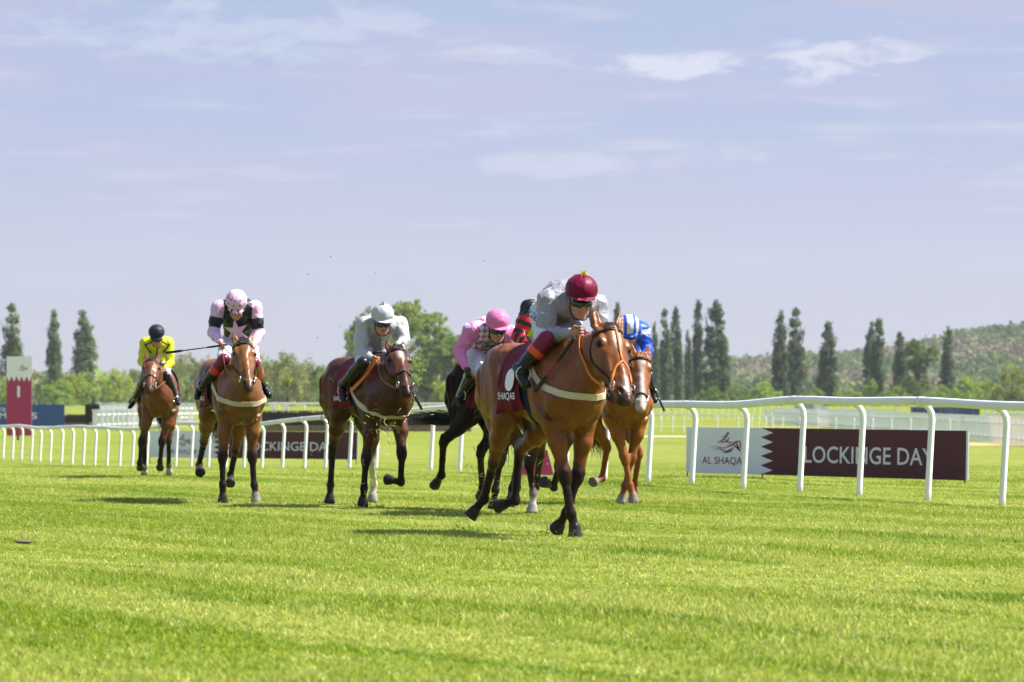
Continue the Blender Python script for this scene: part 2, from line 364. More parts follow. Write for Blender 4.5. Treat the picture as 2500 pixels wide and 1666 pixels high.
def leg_front(Fd, L, k, sd, E, knee, fet, coronet, sole, cols):
    up, low, past, hoof = cols
    T = L(.20, sd * .10, 1.40); P = L(.56, sd * .17, 1.10)
    Fd.add(Ell((T + P) / 2, (.30 * k, .155 * k, .085 * k), [P - T, np.cross(P - T, L(0, 1, 0) - L(0, 0, 0)), L(0, 1, 0) - L(0, 0, 0)], up), .06)
    Fd.add(Caps(P, E, .095 * k, .085 * k, up), .05)
    Fd.add(Ell(E + (L(-.06, 0, .07) - L(0, 0, 0)), (.13 * k, .075 * k, .12 * k), [L(1, 0, 0) - L(0, 0, 0), L(0, 1, 0) - L(0, 0, 0), UP], up), .05)
    m = E + (knee - E) * .38; m2 = E + (knee - E) * .78; bulge = L(.02, sd * .008, 0) - L(0, 0, 0)
    Fd.add(Caps(E, m + bulge, .090 * k, .074 * k, up), .05); Fd.add(Caps(m + bulge * .5, m2, .072 * k, .048 * k, up), .03); Fd.add(Caps(m2, knee, .046 * k, .044 * k, low), .02)
    Fd.add(Caps(knee + (E - knee) * .06, knee + (fet - knee) * .10, .056 * k, .050 * k, low), .03)
    Fd.add(Caps(knee, fet, .037 * k, .031 * k, low), .02)
    tb = L(-.028, 0, 0) - L(0, 0, 0); Fd.add(Caps(knee + (fet - knee) * .12 + tb * .6, fet + tb * .7, .022 * k, .022 * k, low), .015)
    Fd.add(Ell(fet, (.043 * k, .043 * k, .050 * k), None, low), .02); Fd.add(Caps(fet, coronet, .034 * k, .036 * k, past), .02)
    Fd.add(Hoof(coronet, sole, .046 * k, .064 * k, hoof), .008)
def leg_hind(Fd, L, k, sd, St, hock, fet, coronet, sole, cols):
    up, low, past, hoof = cols; fw = L(1, 0, 0) - L(0, 0, 0); side = L(0, 1, 0) - L(0, 0, 0)
    H = L(-.52, sd * .12, 1.32); B = L(-.76, sd * .11, 1.12)
    Fd.add(Sweep([H, (H + St) / 2 + fw * -.03, St], [.13 * k, .125 * k, .09 * k], [.22 * k, .21 * k, .13 * k], side, 3, up), .08)
    Fd.add(Caps(L(-.68, sd * .12, 1.28), B, .12 * k, .10 * k, up), .08)
    g = St + (hock - St) * .45; cal = unit(hock - fet) * .075 * k - fw * .02
    Fd.add(Caps(B, g + unit(hock - St) * .02, .105 * k, .06 * k, up), .07); Fd.add(Caps(St, g, .10 * k, .075 * k, up), .05)
    Fd.add(Caps(g, hock, .068 * k, .042 * k, up), .04); Fd.add(Caps(g, hock + cal, .035 * k, .024 * k, up), .03)
    Fd.add(Ell(hock, (.052 * k, .046 * k, .062 * k), [fw, side, UP], low), .02); Fd.add(Caps(hock, hock + cal, .036 * k, .026 * k, low), .02)
    Fd.add(Caps(hock, fet, .038 * k, .031 * k, low), .02); tb = -fw * .028; Fd.add(Caps(hock + tb, fet + tb * .8, .022 * k, .022 * k, low), .015)
    Fd.add(Ell(fet, (.042 * k, .042 * k, .048 * k), None, low), .02); Fd.add(Caps(fet, coronet, .035 * k, .037 * k, past), .02)
    Fd.add(Hoof(coronet, sole, .046 * k, .062 * k, hoof), .008)

def make_horse(q):
    k = q.get('k', 1.0); y = math.radians(q['yaw']); d0 = q['d']; X0 = q['x']; pitch = q.get('pitch', 0.0); dz = q.get('dz', 0)
    O = np.array([X0, d0, 0]); Fv = np.array([math.sin(y), -math.cos(y), 0]); Sv = np.array([math.cos(y), math.sin(y), 0])
    def L(f, s, z): return O + k * (f * Fv + s * Sv) + UP * (k * (z - pitch * f) + dz)
    vx = q.get('v', .014); h = dict(q); h.update(L=L, O=O, F=Fv, S=Sv, k=k)
    # skeleton
    poll = unproj(q['poll'][0], q['poll'][1], (O + Fv * q.get('pf', 1.0) * k)[1]); hk = k * q.get('hk', 1.06); HL = .60 * hk
    tip = solve(poll, q['muz'][0], q['muz'][1], HL, -1); a = unit(tip - poll)
    hy = math.radians(q.get('hyaw', q['yaw'])); hf = np.array([math.sin(hy), -math.cos(hy), 0]); n = unit(hf - a * hf.dot(a)); s = np.cross(n, a)
    h.update(poll=poll, a=a, n=n, s=s)
    J = {}
    for key in ('fr', 'fl', 'hr', 'hl'):
        g = q[key]; sd = 1 if key[1] == 'l' else -1
        if key[0] == 'f':
            root = L(*g.get('E', (.42, sd * .14, .93))); b = (.43, .30)
        else: root = L(*g.get('St', (-.32, sd * .185, .96))); b = (.45, .40)
        p = g['p']; k1 = solve(root, p[0][0], p[0][1], b[0] * k, p[0][2]); k2 = solve(k1, p[1][0], p[1][1], b[1] * k, p[1][2]); k3 = solve(k2, p[2][0], p[2][1], .195 * k, p[2][2])
        if g.get('g'):
            cor = k3 + UP * .078 * k + (k2 - k3) * .12
        else: cor = k3 + unit(k2 - k3) * .085 * k
        J[key] = (sd, root, k1, k2, cor, k3)
    h['J'] = J
    pts = np.array([L(-1.0, -.4, 0), L(-1, .4, 0), L(.9, -.4, 0), L(.9, .4, 1.75), poll - a * .25, tip, poll + n * .1 - s * .2, poll + s * .25] + [w for v in J.values() for w in v[1:]])
    lo, hi = pts.min(0) - .12, pts.max(0) + .12
    Fd = Field(lo, hi, vx)
    # trunk
    tr = [(-.84, 1.17, .05, .10), (-.76, 1.19, .16, .21), (-.62, 1.24, .235, .275), (-.44, 1.285, .262, .285), (-.22, 1.27, .25, .275), (.02, 1.225, .262, .315), (.22, 1.205, .262, .345), (.38, 1.19, .235, .345), (.54, 1.17, .225, .30), (.66, 1.16, .19, .23), (.74, 1.16, .07, .12)]
    Fd.add(Sweep([L(t[0], 0, t[1]) for t in tr], [t[2] * k for t in tr], [t[3] * k for t in tr], Sv, 2, 0), 0)
    Fd.add(Sweep([L(.02, 0, 1.47), L(.18, 0, 1.50), L(.34, 0, 1.50), L(.50, 0, 1.44)], [.07 * k, .06 * k, .06 * k, .07 * k], [.06 * k, .085 * k, .10 * k, .10 * k], Sv, 3, 0), .06)
    for sd in (1, -1):
        Fd.add(Ell(L(-.50, sd * .115, 1.43), (.19 * k, .125 * k, .12 * k), [Fv, Sv, UP], 0), .07)
        Fd.add(Ell(L(.66, sd * .085, 1.06), (.10 * k, .092 * k, .135 * k), [Fv, Sv, UP], 0), .022)      # pectorals
        Fd.add(Ell(L(.60, sd * .075, .93), (.085 * k, .062 * k, .085 * k), [Fv, Sv, UP], 0), .02)
    for sd in (1, -1):     # shoulder blade ridge, triceps line, ribs, flank and quarter muscles
        for c_, r_, kk in (((.30, .225, 1.16), (.11, .04, .17), .02), ((.47, .19, 1.24), (.07, .045, .19), .02), ((.36, .20, 1.02), (.15, .055, .09), .02), ((-.56, .235, 1.20), (.13, .05, .19), .03), ((-.74, .13, 1.22), (.07, .07, .17), .03), ((-.34, .235, 1.24), (.09, .035, .14), .03), ((.56, .10, 1.30), (.09, .05, .14), .03), ((-.12, .235, 1.12), (.20, .035, .10), .04)):
            Fd.add(Ell(L(c_[0], sd * c_[1], c_[2]), [v * k for v in r_], [Fv + UP * .25, Sv, UP], 0), kk)
    for key, (sd, root, k1, k2, cor, k3) in J.items():
        cols = q[key].get('c', (0, 1, 1, 4))
        (leg_front if key[0] == 'f' else leg_hind)(Fd, L, k, sd, root, k1, k2, cor, k3, cols)
    for sd in (1, -1):     # grooves between the muscle groups
        for a_, b_, r in (((.66, .055, 1.0), (.70, .0, 1.16), .018), ((.50, .20, .98), (.62, .14, .90), .018), ((.30, .30, 1.42), (.46, .30, 1.05), .045), ((.20, .30, 1.02), (.34, .27, .90), .03), ((-.36, .29, 1.42), (-.20, .29, 1.02), .035), ((-.62, .30, 1.32), (-.58, .29, 1.0), .035), ((.40, .26, 1.12), (.52, .25, .98), .03)):
            Fd.cut(Caps(L(a_[0], sd * a_[1], a_[2]), L(b_[0], sd * b_[1], b_[2]), r * k, r * k), .035)
    # neck
    at = poll + a * .115 * k - n * .115 * k; nb = L(.38, 0, 1.24); nm = (L(.66, 0, 1.33) + at) / 2 + UP * .015; nq = L(.56, 0, 1.29)
    Fd.add(Sweep([nb, nq, nm, at], [.18 * k, .15 * k, .105 * k, .092 * k], [.32 * k, .28 * k, .195 * k, .145 * k], Sv, 4, 0), .06)
    cr = [L(.40, 0, 1.53), nm + unit(np.cross(at - nq, Sv)) * -.14 * k, poll - n * .07 * k - a * .0]
    if cr[1][2] < nm[2]: cr[1] = nm + unit(np.cross(at - nq, Sv)) * .14 * k
    h['crest'] = catmull(cr, 12); Fd.add(Sweep(cr, [.035 * k, .032 * k, .045 * k], [.05 * k, .05 * k, .05 * k], Sv, 4, 0), .05)
    # head
    H = lambda t, w, m: poll + hk * (a * t + s * w * 1.10 - n * m)
    hs = [(-.01, .065, .066), (.06, .094, .092), (.13, .108, .112), (.20, .098, .118), (.28, .076, .100), (.36, .060, .080), (.44, .052, .066), (.51, .053, .060), (.565, .050, .054), (.595, .036, .038)]
    h['hs'] = hs; h['hk'] = hk; h['H'] = H
    Fd.add(Sweep([H(t, 0, m + .004) for t, w, m in hs], [w * hk * 1.13 for t, w, m in hs], [m * hk for t, w, m in hs], s, 2, 0), .03)
    def e(t, w, m, r, kk=.015, col=0, ax=None): Fd.add(Ell(H(t, w, m), [x * hk for x in r], ax or [a, s, n], col), kk)
    for sd in (1, -1):
        e(.235, sd * .058, .135, (.088, .036, .080), .02)                  # jowl
        e(.105, sd * .080, .034, (.050, .026, .020), .02)                 # brow
        e(.30, sd * .058, .050, (.11, .016, .016), .02)                    # facial crest
        e(.525, sd * .036, .030, (.042, .026, .030), .012, 2)              # nostril flare
        be = H(-.005, sd * .066, .07); te = be + hk * (-a * .165 + s * sd * q.get('earout', .02) + n * q.get('earfwd', .02)); fwd = unit(n + s * sd * .35)
        Fd.add(Sweep([be + a * .02, be - a * .05 * hk, be + (te - be) * .62, te], [.032 * hk, .038 * hk, .029 * hk, .005 * hk], [.026 * hk, .024 * hk, .017 * hk, .007 * hk], s, 4, 0), .015)
        Fd.cut(Sweep([be - a * .03 * k + fwd * .022 * hk, be + (te - be) * .5 + fwd * .020 * hk, be + (te - be) * .86 + fwd * .010 * hk], [.016 * hk, .018 * hk, .005 * hk], [.013 * hk, .014 * hk, .006 * hk], s, 3), .006)
        Fd.cut(Ell(H(.132, sd * .106, .056), (.026 * hk, .012 * hk, .018 * hk), [a, s, n]), .01)
        Fd.cut(Ell(H(.545, sd * .045, .006), (.026 * hk, .017 * hk, .028 * hk), [a + n * .2, s - n * .6 * sd, n + s * .6 * sd]), .008)
    e(.09, 0, .012, (.09, .06, .022), .03); e(.36, 0, .012, (.20, .026, .018), .03)
    e(.572, 0, .040, (.032, .042, .034), .015, 2); e(.560, 0, .088, (.036, .034, .024), .012, 2); e(.50, 0, .098, (.05, .024, .02), .02)
    Fd.cut(Ell(H(.578, 0, .068), (.032 * hk, .055 * hk, .004 * hk), [a, s, n]), .006)
    Fd.prims.append(Ell(H(.585, 0, .055), (.055 * hk, .07 * hk, .066 * hk), [a, s, n], 2))
    if q.get('blaze'):
        for t0, t1, w in q['blaze']: Fd.prims.append(Sweep([H(t0, 0, .006), H((t0 + t1) / 2, .002, .004), H(t1, 0, .004)], [w * hk] * 3, [.03 * hk] * 3, s, 2, 3))
    rw = np.random.RandomState(int(d0 * 10)); ws = [(unit(rw.randn(3)) * rw.uniform(18, 46), rw.uniform(0, 6), unit(rw.randn(3)) * rw.uniform(8, 16)) for _ in range(6)]
    def relief(x, y_, z):
        r = 0
        for w_, p_, e_ in ws: r = r + np.abs(np.sin(w_[0] * x + w_[1] * y_ + w_[2] * z + p_ + 1.8 * np.sin(e_[0] * x + e_[1] * y_ + e_[2] * z))) - .6
        return r * .0019 * k
    Fd.warp(relief)
    V, Fc = Fd.mesh(1)
    C = Fd.colours(V, q['cols'])
    o = mesh_np('racehorse', V, Fc, COAT, None, C, loc=(O[0], O[1], 0)); h['o'] = o; h['fd'] = Fd
    tag(o, q['label'], 'horse', 'galloping racehorses')
    # eyes
    for sd in (1, -1):
        b = bmesh.new(); bmesh.ops.create_uvsphere(b, u_segments=12, v_segments=8, radius=.023 * hk); c = H(.130, sd * .0915, .052)
        v = np.array([x.co[:] for x in b.verts]) + c; f = [tuple(x.index for x in p.verts) for p in b.faces]; b.free(); mesh_np('eye', v, f, EYE, o)
    # mane and forelock
    hm = q.get('hair', BLACKHAIR); rnd = random.Random(int(abs(X0) * 100) + 5); mb = MB(); cr = h['crest']
    for i in range(320):
        t = rnd.random(); p = cr[int(t * (len(cr) - 1))]; out = UP * rnd.uniform(.02, .075) - Fv * rnd.uniform(.0, .12) + Sv * q.get('maneside', 1) * rnd.uniform(.0, .06)
        l = rnd.uniform(.6, 1.3); p0 = p + Sv * rnd.uniform(-.015, .015) + UP * .02
        mb.tube([p0, p0 + out * .6 * l, p0 + out * l + Sv * q.get('maneside', 1) * .03 * l - UP * .02], [.006, .005, .001], 3)
    for i in range(110):
        p0 = H(rnd.uniform(-.02, .02), rnd.uniform(-.035, .035), .03); mb.tube([p0, p0 + n * .035 - a * rnd.uniform(.0, .035) + s * rnd.uniform(-.02, .02), p0 + n * .03 + a * rnd.uniform(-.01, .07) + s * rnd.uniform(-.04, .04)], [.005, .005, .001], 3)
    mb.build('mane', hm, o, smooth=True)
    mb = MB(); dock = L(-.83, 0, 1.33); tl = q.get('tail', (-.3, .2, -.55))
    for i in range(q.get('tn', 260)):
        g = lambda v: rnd.gauss(0, v)
        p = dock + Sv * g(.014); p1 = p - Fv * (.10 + abs(g(.03))) - UP * .05; p2 = p1 - Fv * .06 - UP * (q.get('tdrop', .20) + g(.02)) + Sv * g(.02); l = rnd.uniform(.45, 1.1); cv = Sv * g(.04) + UP * g(.025)
        e1 = Fv * tl[0] + Sv * (tl[1] + g(.05)) + UP * (tl[2] + g(.03)); pts = catmull([p, p1, p2, p2 + e1 * .5 * l + cv, p2 + e1 * l + cv * .2], 3); mb.tube(pts, [.0045] * (len(pts) - 3) + [.0035, .002, .0008], 3)
    mb.tube([dock, dock - Fv * .10 + UP * .01, dock - Fv * .2 - UP * .05], [.035, .028, .015], 8)
    mb.build('tail', hm, o, smooth=True)
    tack(h)
    print('horse', q['label'][:30], len(V), round(time.time() - T0, 1)); return h

def trunk_ray(h, f, th, off):
    c = h['L'](f, 0, 1.22); d = UP * math.cos(th) + h['S'] * math.sin(th); return c + d * .62, -d
def trunk_pts(h, FT, off):
    O, D = zip(*[trunk_ray(h, f, th, off) for f, th in FT]); P, ok = h['fd'].cast(np.array(O), np.array(D), off); return P
def wrap(h, name, m, f0, f1, th0, th1, off, nf=20, nt=40, fold=0.0, parent=None, th=.006):
    FT = [(f0 + (f1 - f0) * i / (nf - 1) + .0, th0 + (th1 - th0) * j / (nt - 1)) for i in range(nf) for j in range(nt)]
    P = trunk_pts(h, FT, off); N_ = h['fd'].grad(P)
    if fold:
        w = np.array([fold * (math.sin(f * 26 + 2 * t) + .6 * math.sin(f * 55 - t * 3)) * min(1, max(0, abs(t) - .9) / .8) for f, t in FT]); P = P + N_ * (w[:, None] + fold * .8 * (np.abs([t for f, t in FT]) > 1.2)[:, None])
    Q = P - N_ * th; V = np.vstack([P, Q]); n = nf * nt; F = []
    for i in range(nf - 1):
        for j in range(nt - 1):
            a = i * nt + j; F.append((a, a + 1, a + nt + 1, a + nt)); F.append((n + a, n + a + nt, n + a + nt + 1, n + a + 1))
    ed = [i * nt for i in range(nf)] + [(nf - 1) * nt + j for j in range(1, nt)] + [i * nt + nt - 1 for i in range(nf - 2, -1, -1)] + [j for j in range(nt - 2, 0, -1)]
    for i in range(len(ed)): a, b = ed[i], ed[(i + 1) % len(ed)]; F.append((a, b, b + n, a + n))
    return mesh_np(name, V, F, m, parent or h['o'])
def side_decal(h, name, V2, F, m, f, z, sd, off, parent, mirror=True):
    """flat (x,y) shape draped on the flank: x runs along the horse, y up"""
    dirf = sd    # reads left-to-right when seen from that side
    P = np.array([h['L'](f + x * dirf / h['k'], sd * .7, z + y / h['k']) for x, y in V2]); P, ok = h['fd'].cast(P, np.tile(-h['S'] * sd, (len(P), 1)), off)
    return mesh_np(name, P, F, m, parent)
def head_loop(h, ph0, ph1, tf, w, off=.004, n=28, mb=None, closed=False):
    """strap round the head: tf(phi)->t along the head; phi 0 = front of the face"""
    O = []; D = []
    for i in range(n):
        u = i / (n if closed else n - 1); ph = ph0 + (ph1 - ph0) * u; t = tf(ph); hm = np.interp(t, [x[0] for x in h['hs']], [x[2] for x in h['hs']])
        c = h['H'](t, 0, hm); d = h['n'] * math.cos(ph) + h['s'] * math.sin(ph); O.append(c + d * .24); D.append(-d)
    P, ok = h['fd'].cast(np.array(O), np.array(D), off); ribbon(mb, P, h['fd'].grad(P), w, .005, closed); return P
def tack(h):
    o = h['o']; k = h['k']; q = h; R = math.radians
    # saddle cloth and saddle
    c = wrap(h, 'saddle_cloth', MAROON, -.25, .17, -R(q.get('clothdeg', 124)), R(124), .018, 22, 46, .010); h['cloth'] = c
    sdl = wrap(h, 'saddle', LEATHER, .03, .235, -R(70), R(70), .030, 14, 26, 0, th=.012)
    mb = MB(); P = [h['L'](-.16, 0, 1.565), h['L'](-.08, 0, 1.57), h['L'](.06, 0, 1.56), h['L'](.15, 0, 1.60)]
    # girth
    mb = MB(); FT = [(.20, R(a)) for a in range(0, 360, 8)]; P = trunk_pts(h, FT, .005); ribbon(mb, P, h['fd'].grad(P), .085, .006, True); mb.build('girth', NAVYWEB, o, smooth=False)
    # breast girth
    if q.get('breast', True):
        mb = MB(); O = []; D = []; bz = q.get('bz', (1.19, .25))
        for i in range(61):
            ph = R(-112 + 224 * i / 60); z = bz[0] + bz[1] * (abs(ph) / R(112)) ** 1.6; c = h['L'](.26, 0, z); d = h['F'] * math.cos(ph) + h['S'] * math.sin(ph); O.append(c + d * .8); D.append(-d)
        P, ok = h['fd'].cast(np.array(O), np.array(D), .006); 
        for _ in range(10): P[1:-1] = (P[:-2] + P[2:] + P[1:-1]) / 3
        g_ = h['fd'].grad(P); P = P + g_ * np.maximum(0, .006 - h['fd'].at(P))[:, None]
        ribbon(mb, P, h['fd'].grad(P), .052 * k, .006); mb.build('breast_girth', CREAM, o, smooth=False)
    # bridle
    mb = MB(); bl = q.get('bridle', LEATHER); top = -.0
    head_loop(h, -R(100), R(100), lambda p: .035, .028, mb=mb)
    hw = [x[0] for x in h['hs']]
    for sd in (1, -1):
        O = []; D = []
        for t, ph in ((.0, 95), (.05, 98), (.12, 104), (.2, 106), (.28, 104), (.36, 100), (.42, 98), (.465, 92)):
            hm = np.interp(t, hw, [x[2] for x in h['hs']]); d = h['n'] * math.cos(R(ph)) + h['s'] * sd * math.sin(R(ph)); O.append(h['H'](t, 0, hm) + d * .24); D.append(-d)
        P, ok = h['fd'].cast(np.array(O), np.array(D), .005); P = catmull(P, 3); ribbon(mb, P, h['fd'].grad(P), .019, .005)
        h['bit%d' % sd] = P[-1]
        O2 = [h['H'](.06, sd * .2, .11), h['H'](.14, sd * .2, .17), h['H'](.20, sd * .2, .22)]
    if q.get('noseband', True): head_loop(h, -R(175), R(175), lambda p: .335 + .02 * abs(p) / 3, .020, mb=mb)
    if q.get('lownose'): head_loop(h, -R(175), R(175), lambda p: .44 + .03 * abs(p) / 3, .016, mb=mb)
    b = mb.build('bridle', bl, o, smooth=True); h['bridle_o'] = b
    if q.get('cheeker'):
        mb = MB(); 
        O = [h['H'](t, 0, -.2) for t in np.linspace(.0, .30, 10)]; P, ok = h['fd'].cast(np.array(O), np.tile(-h['n'], (10, 1)), .006); ribbon(mb, P, h['fd'].grad(P), .017, .005)
        for sd in (1, -1):
            O = []; D = []
            for t, ph in ((.30, 0), (.335, 26), (.375, 50), (.42, 72), (.47, 88), (.505, 96)):
                hm = np.interp(t, hw, [x[2] for x in h['hs']]); d = h['n'] * math.cos(R(ph)) + h['s'] * sd * math.sin(R(ph)); O.append(h['H'](t, 0, hm) + d * .24); D.append(-d)
            P, ok = h['fd'].cast(np.array(O), np.array(D), .007); P = catmull(P, 3); ribbon(mb, P, h['fd'].grad(P), np.linspace(.016, .034, len(P)), .006)
        mb.build('cheeker', ORANGE, b, smooth=True)
    for sd in (1, -1):
        mb = MB(); c = h['bit%d' % sd] + h['s'] * sd * .012; R0 = .036 * k; 
        P = [c + R0 * (h['a'] * math.cos(t) - h['n'] * (math.sin(t) - .4)) for t in np.linspace(0, 2 * math.pi, 19)]; mb.tube(P, .0048, 6)
        mb.tube([c - h['s'] * sd * .03, c + h['s'] * sd * .012], .008, 6); mb.build('bit_ring', STEEL, b, smooth=True)
        h['ring%d' % sd] = c - h['n'] * R0 * 1.3
def cols(coat, points=(.022, .013, .011), muz=(.02, .014, .012), hoof=(.035, .029, .025)):
    return [coat, points, muz, (.48, .44, .40), hoof, (.27, .24, .205)]
BAY = (.165, .054, .014); DBAY = (.10, .028, .010); CHEST = (.24, .076, .017)
HS = []
H1 = dict(label='leading bright bay racehorse with an orange strap down its face and one white nose mark', d=38.15, x=.265, yaw=26, k=1.06, hk=1.24, dz=-.02, pitch=.0, v=.0105,
    poll=(1499, 797), muz=(1538, 972), pf=.98, hyaw=26, cols=cols(BAY), clothdeg=128, cheeker=True, noseband=False, earfwd=.03, bz=(1.13, .34),
    blaze=[(.06, .17, .013), (.44, .54, .010)], tail=(-.10, -.04, -.12), tn=60,
    fr=dict(E=(.44, -.13, .93), p=[(1386, 1197, -1), (1398, 1284, -1), (1405, 1316, -1)], g=1),
    fl=dict(E=(.44, .14, .93), p=[(1408, 1192, 1), (1380, 1262, 1), (1356, 1296, 1)], g=0),
    hr=dict(p=[(1205, 1130, 1), (1182, 1218, 1), (1146, 1263, 1)]), hl=dict(St=(-.2, .16, .92), p=[(1268, 1103, 1), (1258, 1222, 1), (1212, 1238, 1)]))
H2 = dict(label='bay racehorse ridden by the jockey in black and pink with a big star', d=50.2, x=-3.13, yaw=15, k=1.03, poll=(597, 833), muz=(609, 944), pf=.95, hyaw=14, cols=cols((.155, .062, .018)),
    fr=dict(p=[(540, 1150, -1), (544, 1212, 1), (544, 1230, 1)], g=0), fl=dict(p=[(616, 1138, -1), (622, 1206, -1), (625, 1232, -1)], g=1, c=(0, 1, 1, 5)),
    hr=dict(p=[(498, 1078, 1), (486, 1136, 1), (489, 1155, -1)]), hl=dict(p=[(575, 1100, 1), (563, 1160, 1), (562, 1182, -1)]), noseband=False, bz=(1.07, .32), tail=(-.25, .1, -.4))
H3 = dict(label='dark bay racehorse with a small white star ridden by the silver jockey', d=48.3, x=-1.54, yaw=25, k=1.03, poll=(973, 848), muz=(998, 956), pf=.95, hyaw=20, cols=cols(DBAY[:0] + (.065, .021, .009)),
    fr=dict(p=[(888, 1160, -1), (887, 1212, 1), (885, 1236, 1)], g=0), fl=dict(E=(.46, .14, .93), p=[(981, 1110, -1), (979, 1178, 1), (943, 1170, 1)]),
    hr=dict(p=[(812, 1092, 1), (807, 1188, 1), (804, 1230, -1)]), hl=dict(St=(-.25, .15, .9), p=[(906, 1126, 1), (913, 1182, 1), (909, 1228, -1)], c=(0, 3, 3, 5)), blaze=[(.075, .125, .022)], bz=(.94, .30), tail=(-.25, .25, -.3))
H4 = dict(label='bay racehorse with white hind feet ridden by the yellow jockey far behind', d=65.8, x=-5.16, yaw=6, k=1.04, poll=(370, 876), muz=(364, 950), pf=.92, hyaw=2, cols=cols((.125, .044, .016)),
    fr=dict(p=[(342, 1094, -1), (341, 1132, 1), (343, 1142, 1)]), fl=dict(p=[(392, 1092, -1), (391, 1128, 1), (391, 1144, 1)]),
    hr=dict(p=[(352, 1096, 1), (353, 1140, 1), (353, 1160, 1)], c=(0, 1, 3, 5)), hl=dict(p=[(411, 1092, 1), (412, 1136, 1), (414, 1160, 1)], c=(0, 1, 3, 5)), breast=False)
H5 = dict(label='almost black racehorse with a flying tail ridden by the pink jockey', d=46.8, x=-.10, yaw=30, k=1.03, poll=(1345, 850), muz=(1372, 950), pf=.9, cols=cols((.012, .009, .008)),
    fr=dict(p=[(1206, 1180, 1), (1204, 1232, 1), (1203, 1250, 1)], g=0), fl=dict(p=[(1246, 1170, 1), (1242, 1232, 1), (1238, 1262, 1)], g=0),
    hr=dict(p=[(1083, 1080, 1), (1078, 1160, 1), (1060, 1188, 1)]), hl=dict(p=[(1172, 1110, 1), (1178, 1190, 1), (1173, 1214, 1)]), tail=(-.22, -.42, .0), tdrop=.36, tn=120, breast=False)
H6 = dict(label='chestnut racehorse with a long white blaze ridden by the blue and white jockey', d=49.3, x=1.13, yaw=15, k=1.0, poll=(1566, 868), muz=(1567, 995), pf=.93, hyaw=8, hair=CHESTHAIR, cols=cols(CHEST, (.20, .06, .02), (.50, .40, .36), (.2, .16, .14)),
    fr=dict(p=[(1536, 1156, -1), (1544, 1216, -1), (1548, 1236, -1)], g=1, c=(0, 0, 0, 4)), fl=dict(p=[(1535, 1158, 1), (1519, 1215, 1), (1514, 1234, 1)], c=(0, 1, 1, 5)),
    hr=dict(p=[(1482, 1094, 1), (1470, 1168, 1), (1446, 1178, -1)], c=(0, 1, 1, 4)), hl=dict(p=[(1560, 1110, 1), (1550, 1180, 1), (1545, 1200, 1)], c=(0, 1, 1, 4)), blaze=[(.05, .46, .021), (.40, .56, .036)], noseband=False, lownose=True, breast=False)
H7 = dict(label='dark bay racehorse with one white foot mostly hidden behind the leader', d=44.8, x=.26, yaw=26, k=1.0, poll=(1412, 860), muz=(1424, 960), pf=.9, cols=cols((.06, .024, .012)),
    fr=dict(p=[(1288, 1140, -1), (1303, 1210, 1), (1298, 1256, -1)], c=(0, 1, 3, 5)), fl=dict(p=[(1362, 1150, 1), (1352, 1190, 1), (1326, 1176, -1)]),
    hr=dict(p=[(1272, 1110, 1), (1262, 1190, 1), (1255, 1215, 1)]), hl=dict(p=[(1320, 1110, 1), (1312, 1170, 1), (1305, 1190, 1)]), breast=False)
for q in [H1, H2, H3, H4, H5, H6, H7]: HS.append(make_horse(q))
# ------------------------------------------------------------------ jockeys
SKIN = mat('skin', attr='Col', rough=0.5, spec=.35, noise=.08, nscale=40)
SILK = mat('satin_silks', attr='Col', rough=0.38, spec=.30, noise=.06, nscale=12, bump=.5, bscale=22)
BREECH = mat('breeches_cloth', attr='Col', rough=0.6, spec=.15, bump=.3, bscale=30)
BOOT = mat('boot_leather', attr='Col', rough=0.25, spec=.3)
CAPM = mat('cap_silk', attr='Col', rough=0.46, spec=.16, noise=.06, nscale=20, bump=.4, bscale=24)
LENS = mat('goggle_lens', (0.006, 0.012, 0.007), rough=0.06, spec=.7)
GOLD = mat('gold_tassel', (0.75, 0.55, 0.12), rough=0.4); SILVERT = mat('silver_tassel', (0.6, 0.6, 0.62), rough=0.4)
BLACKP = mat('black_print', (0.02, 0.02, 0.03), rough=.6); PINKP = mat('pink_print', (0.80, 0.55, 0.66), rough=.5)
WHITEP = WHITE
def star_poly(n, R0, r0, rot=0):
    P = []
    for i in range(2 * n):
        a = math.pi / 2 + rot + math.pi * i / n; r = R0 if i % 2 == 0 else r0; P.append((r * math.cos(a), r * math.sin(a)))
    V = [(0, 0)]; F = []; m = 5                                 # ring-subdivided so it drapes
    for j in range(1, m + 1): V += [(x * j / m, y * j / m) for x, y in P]
    k = 2 * n
    for i in range(k):
        F.append((0, 1 + i, 1 + (i + 1) % k))
        for j in range(1, m): a = 1 + (j - 1) * k; b = 1 + j * k; F.append((a + i, b + i, b + (i + 1) % k, a + (i + 1) % k))
    return np.array(V), F
def decal(name, V2, F, m, c, ux, uy, fd, off, parent, back=.25):
    n = unit(np.cross(ux, uy)); P = np.array([c + ux * x + uy * y + n * back for x, y in V2]); P, ok = fd.cast(P, np.tile(-n, (len(P), 1)), off)
    return mesh_np(name, P, F, m, parent)

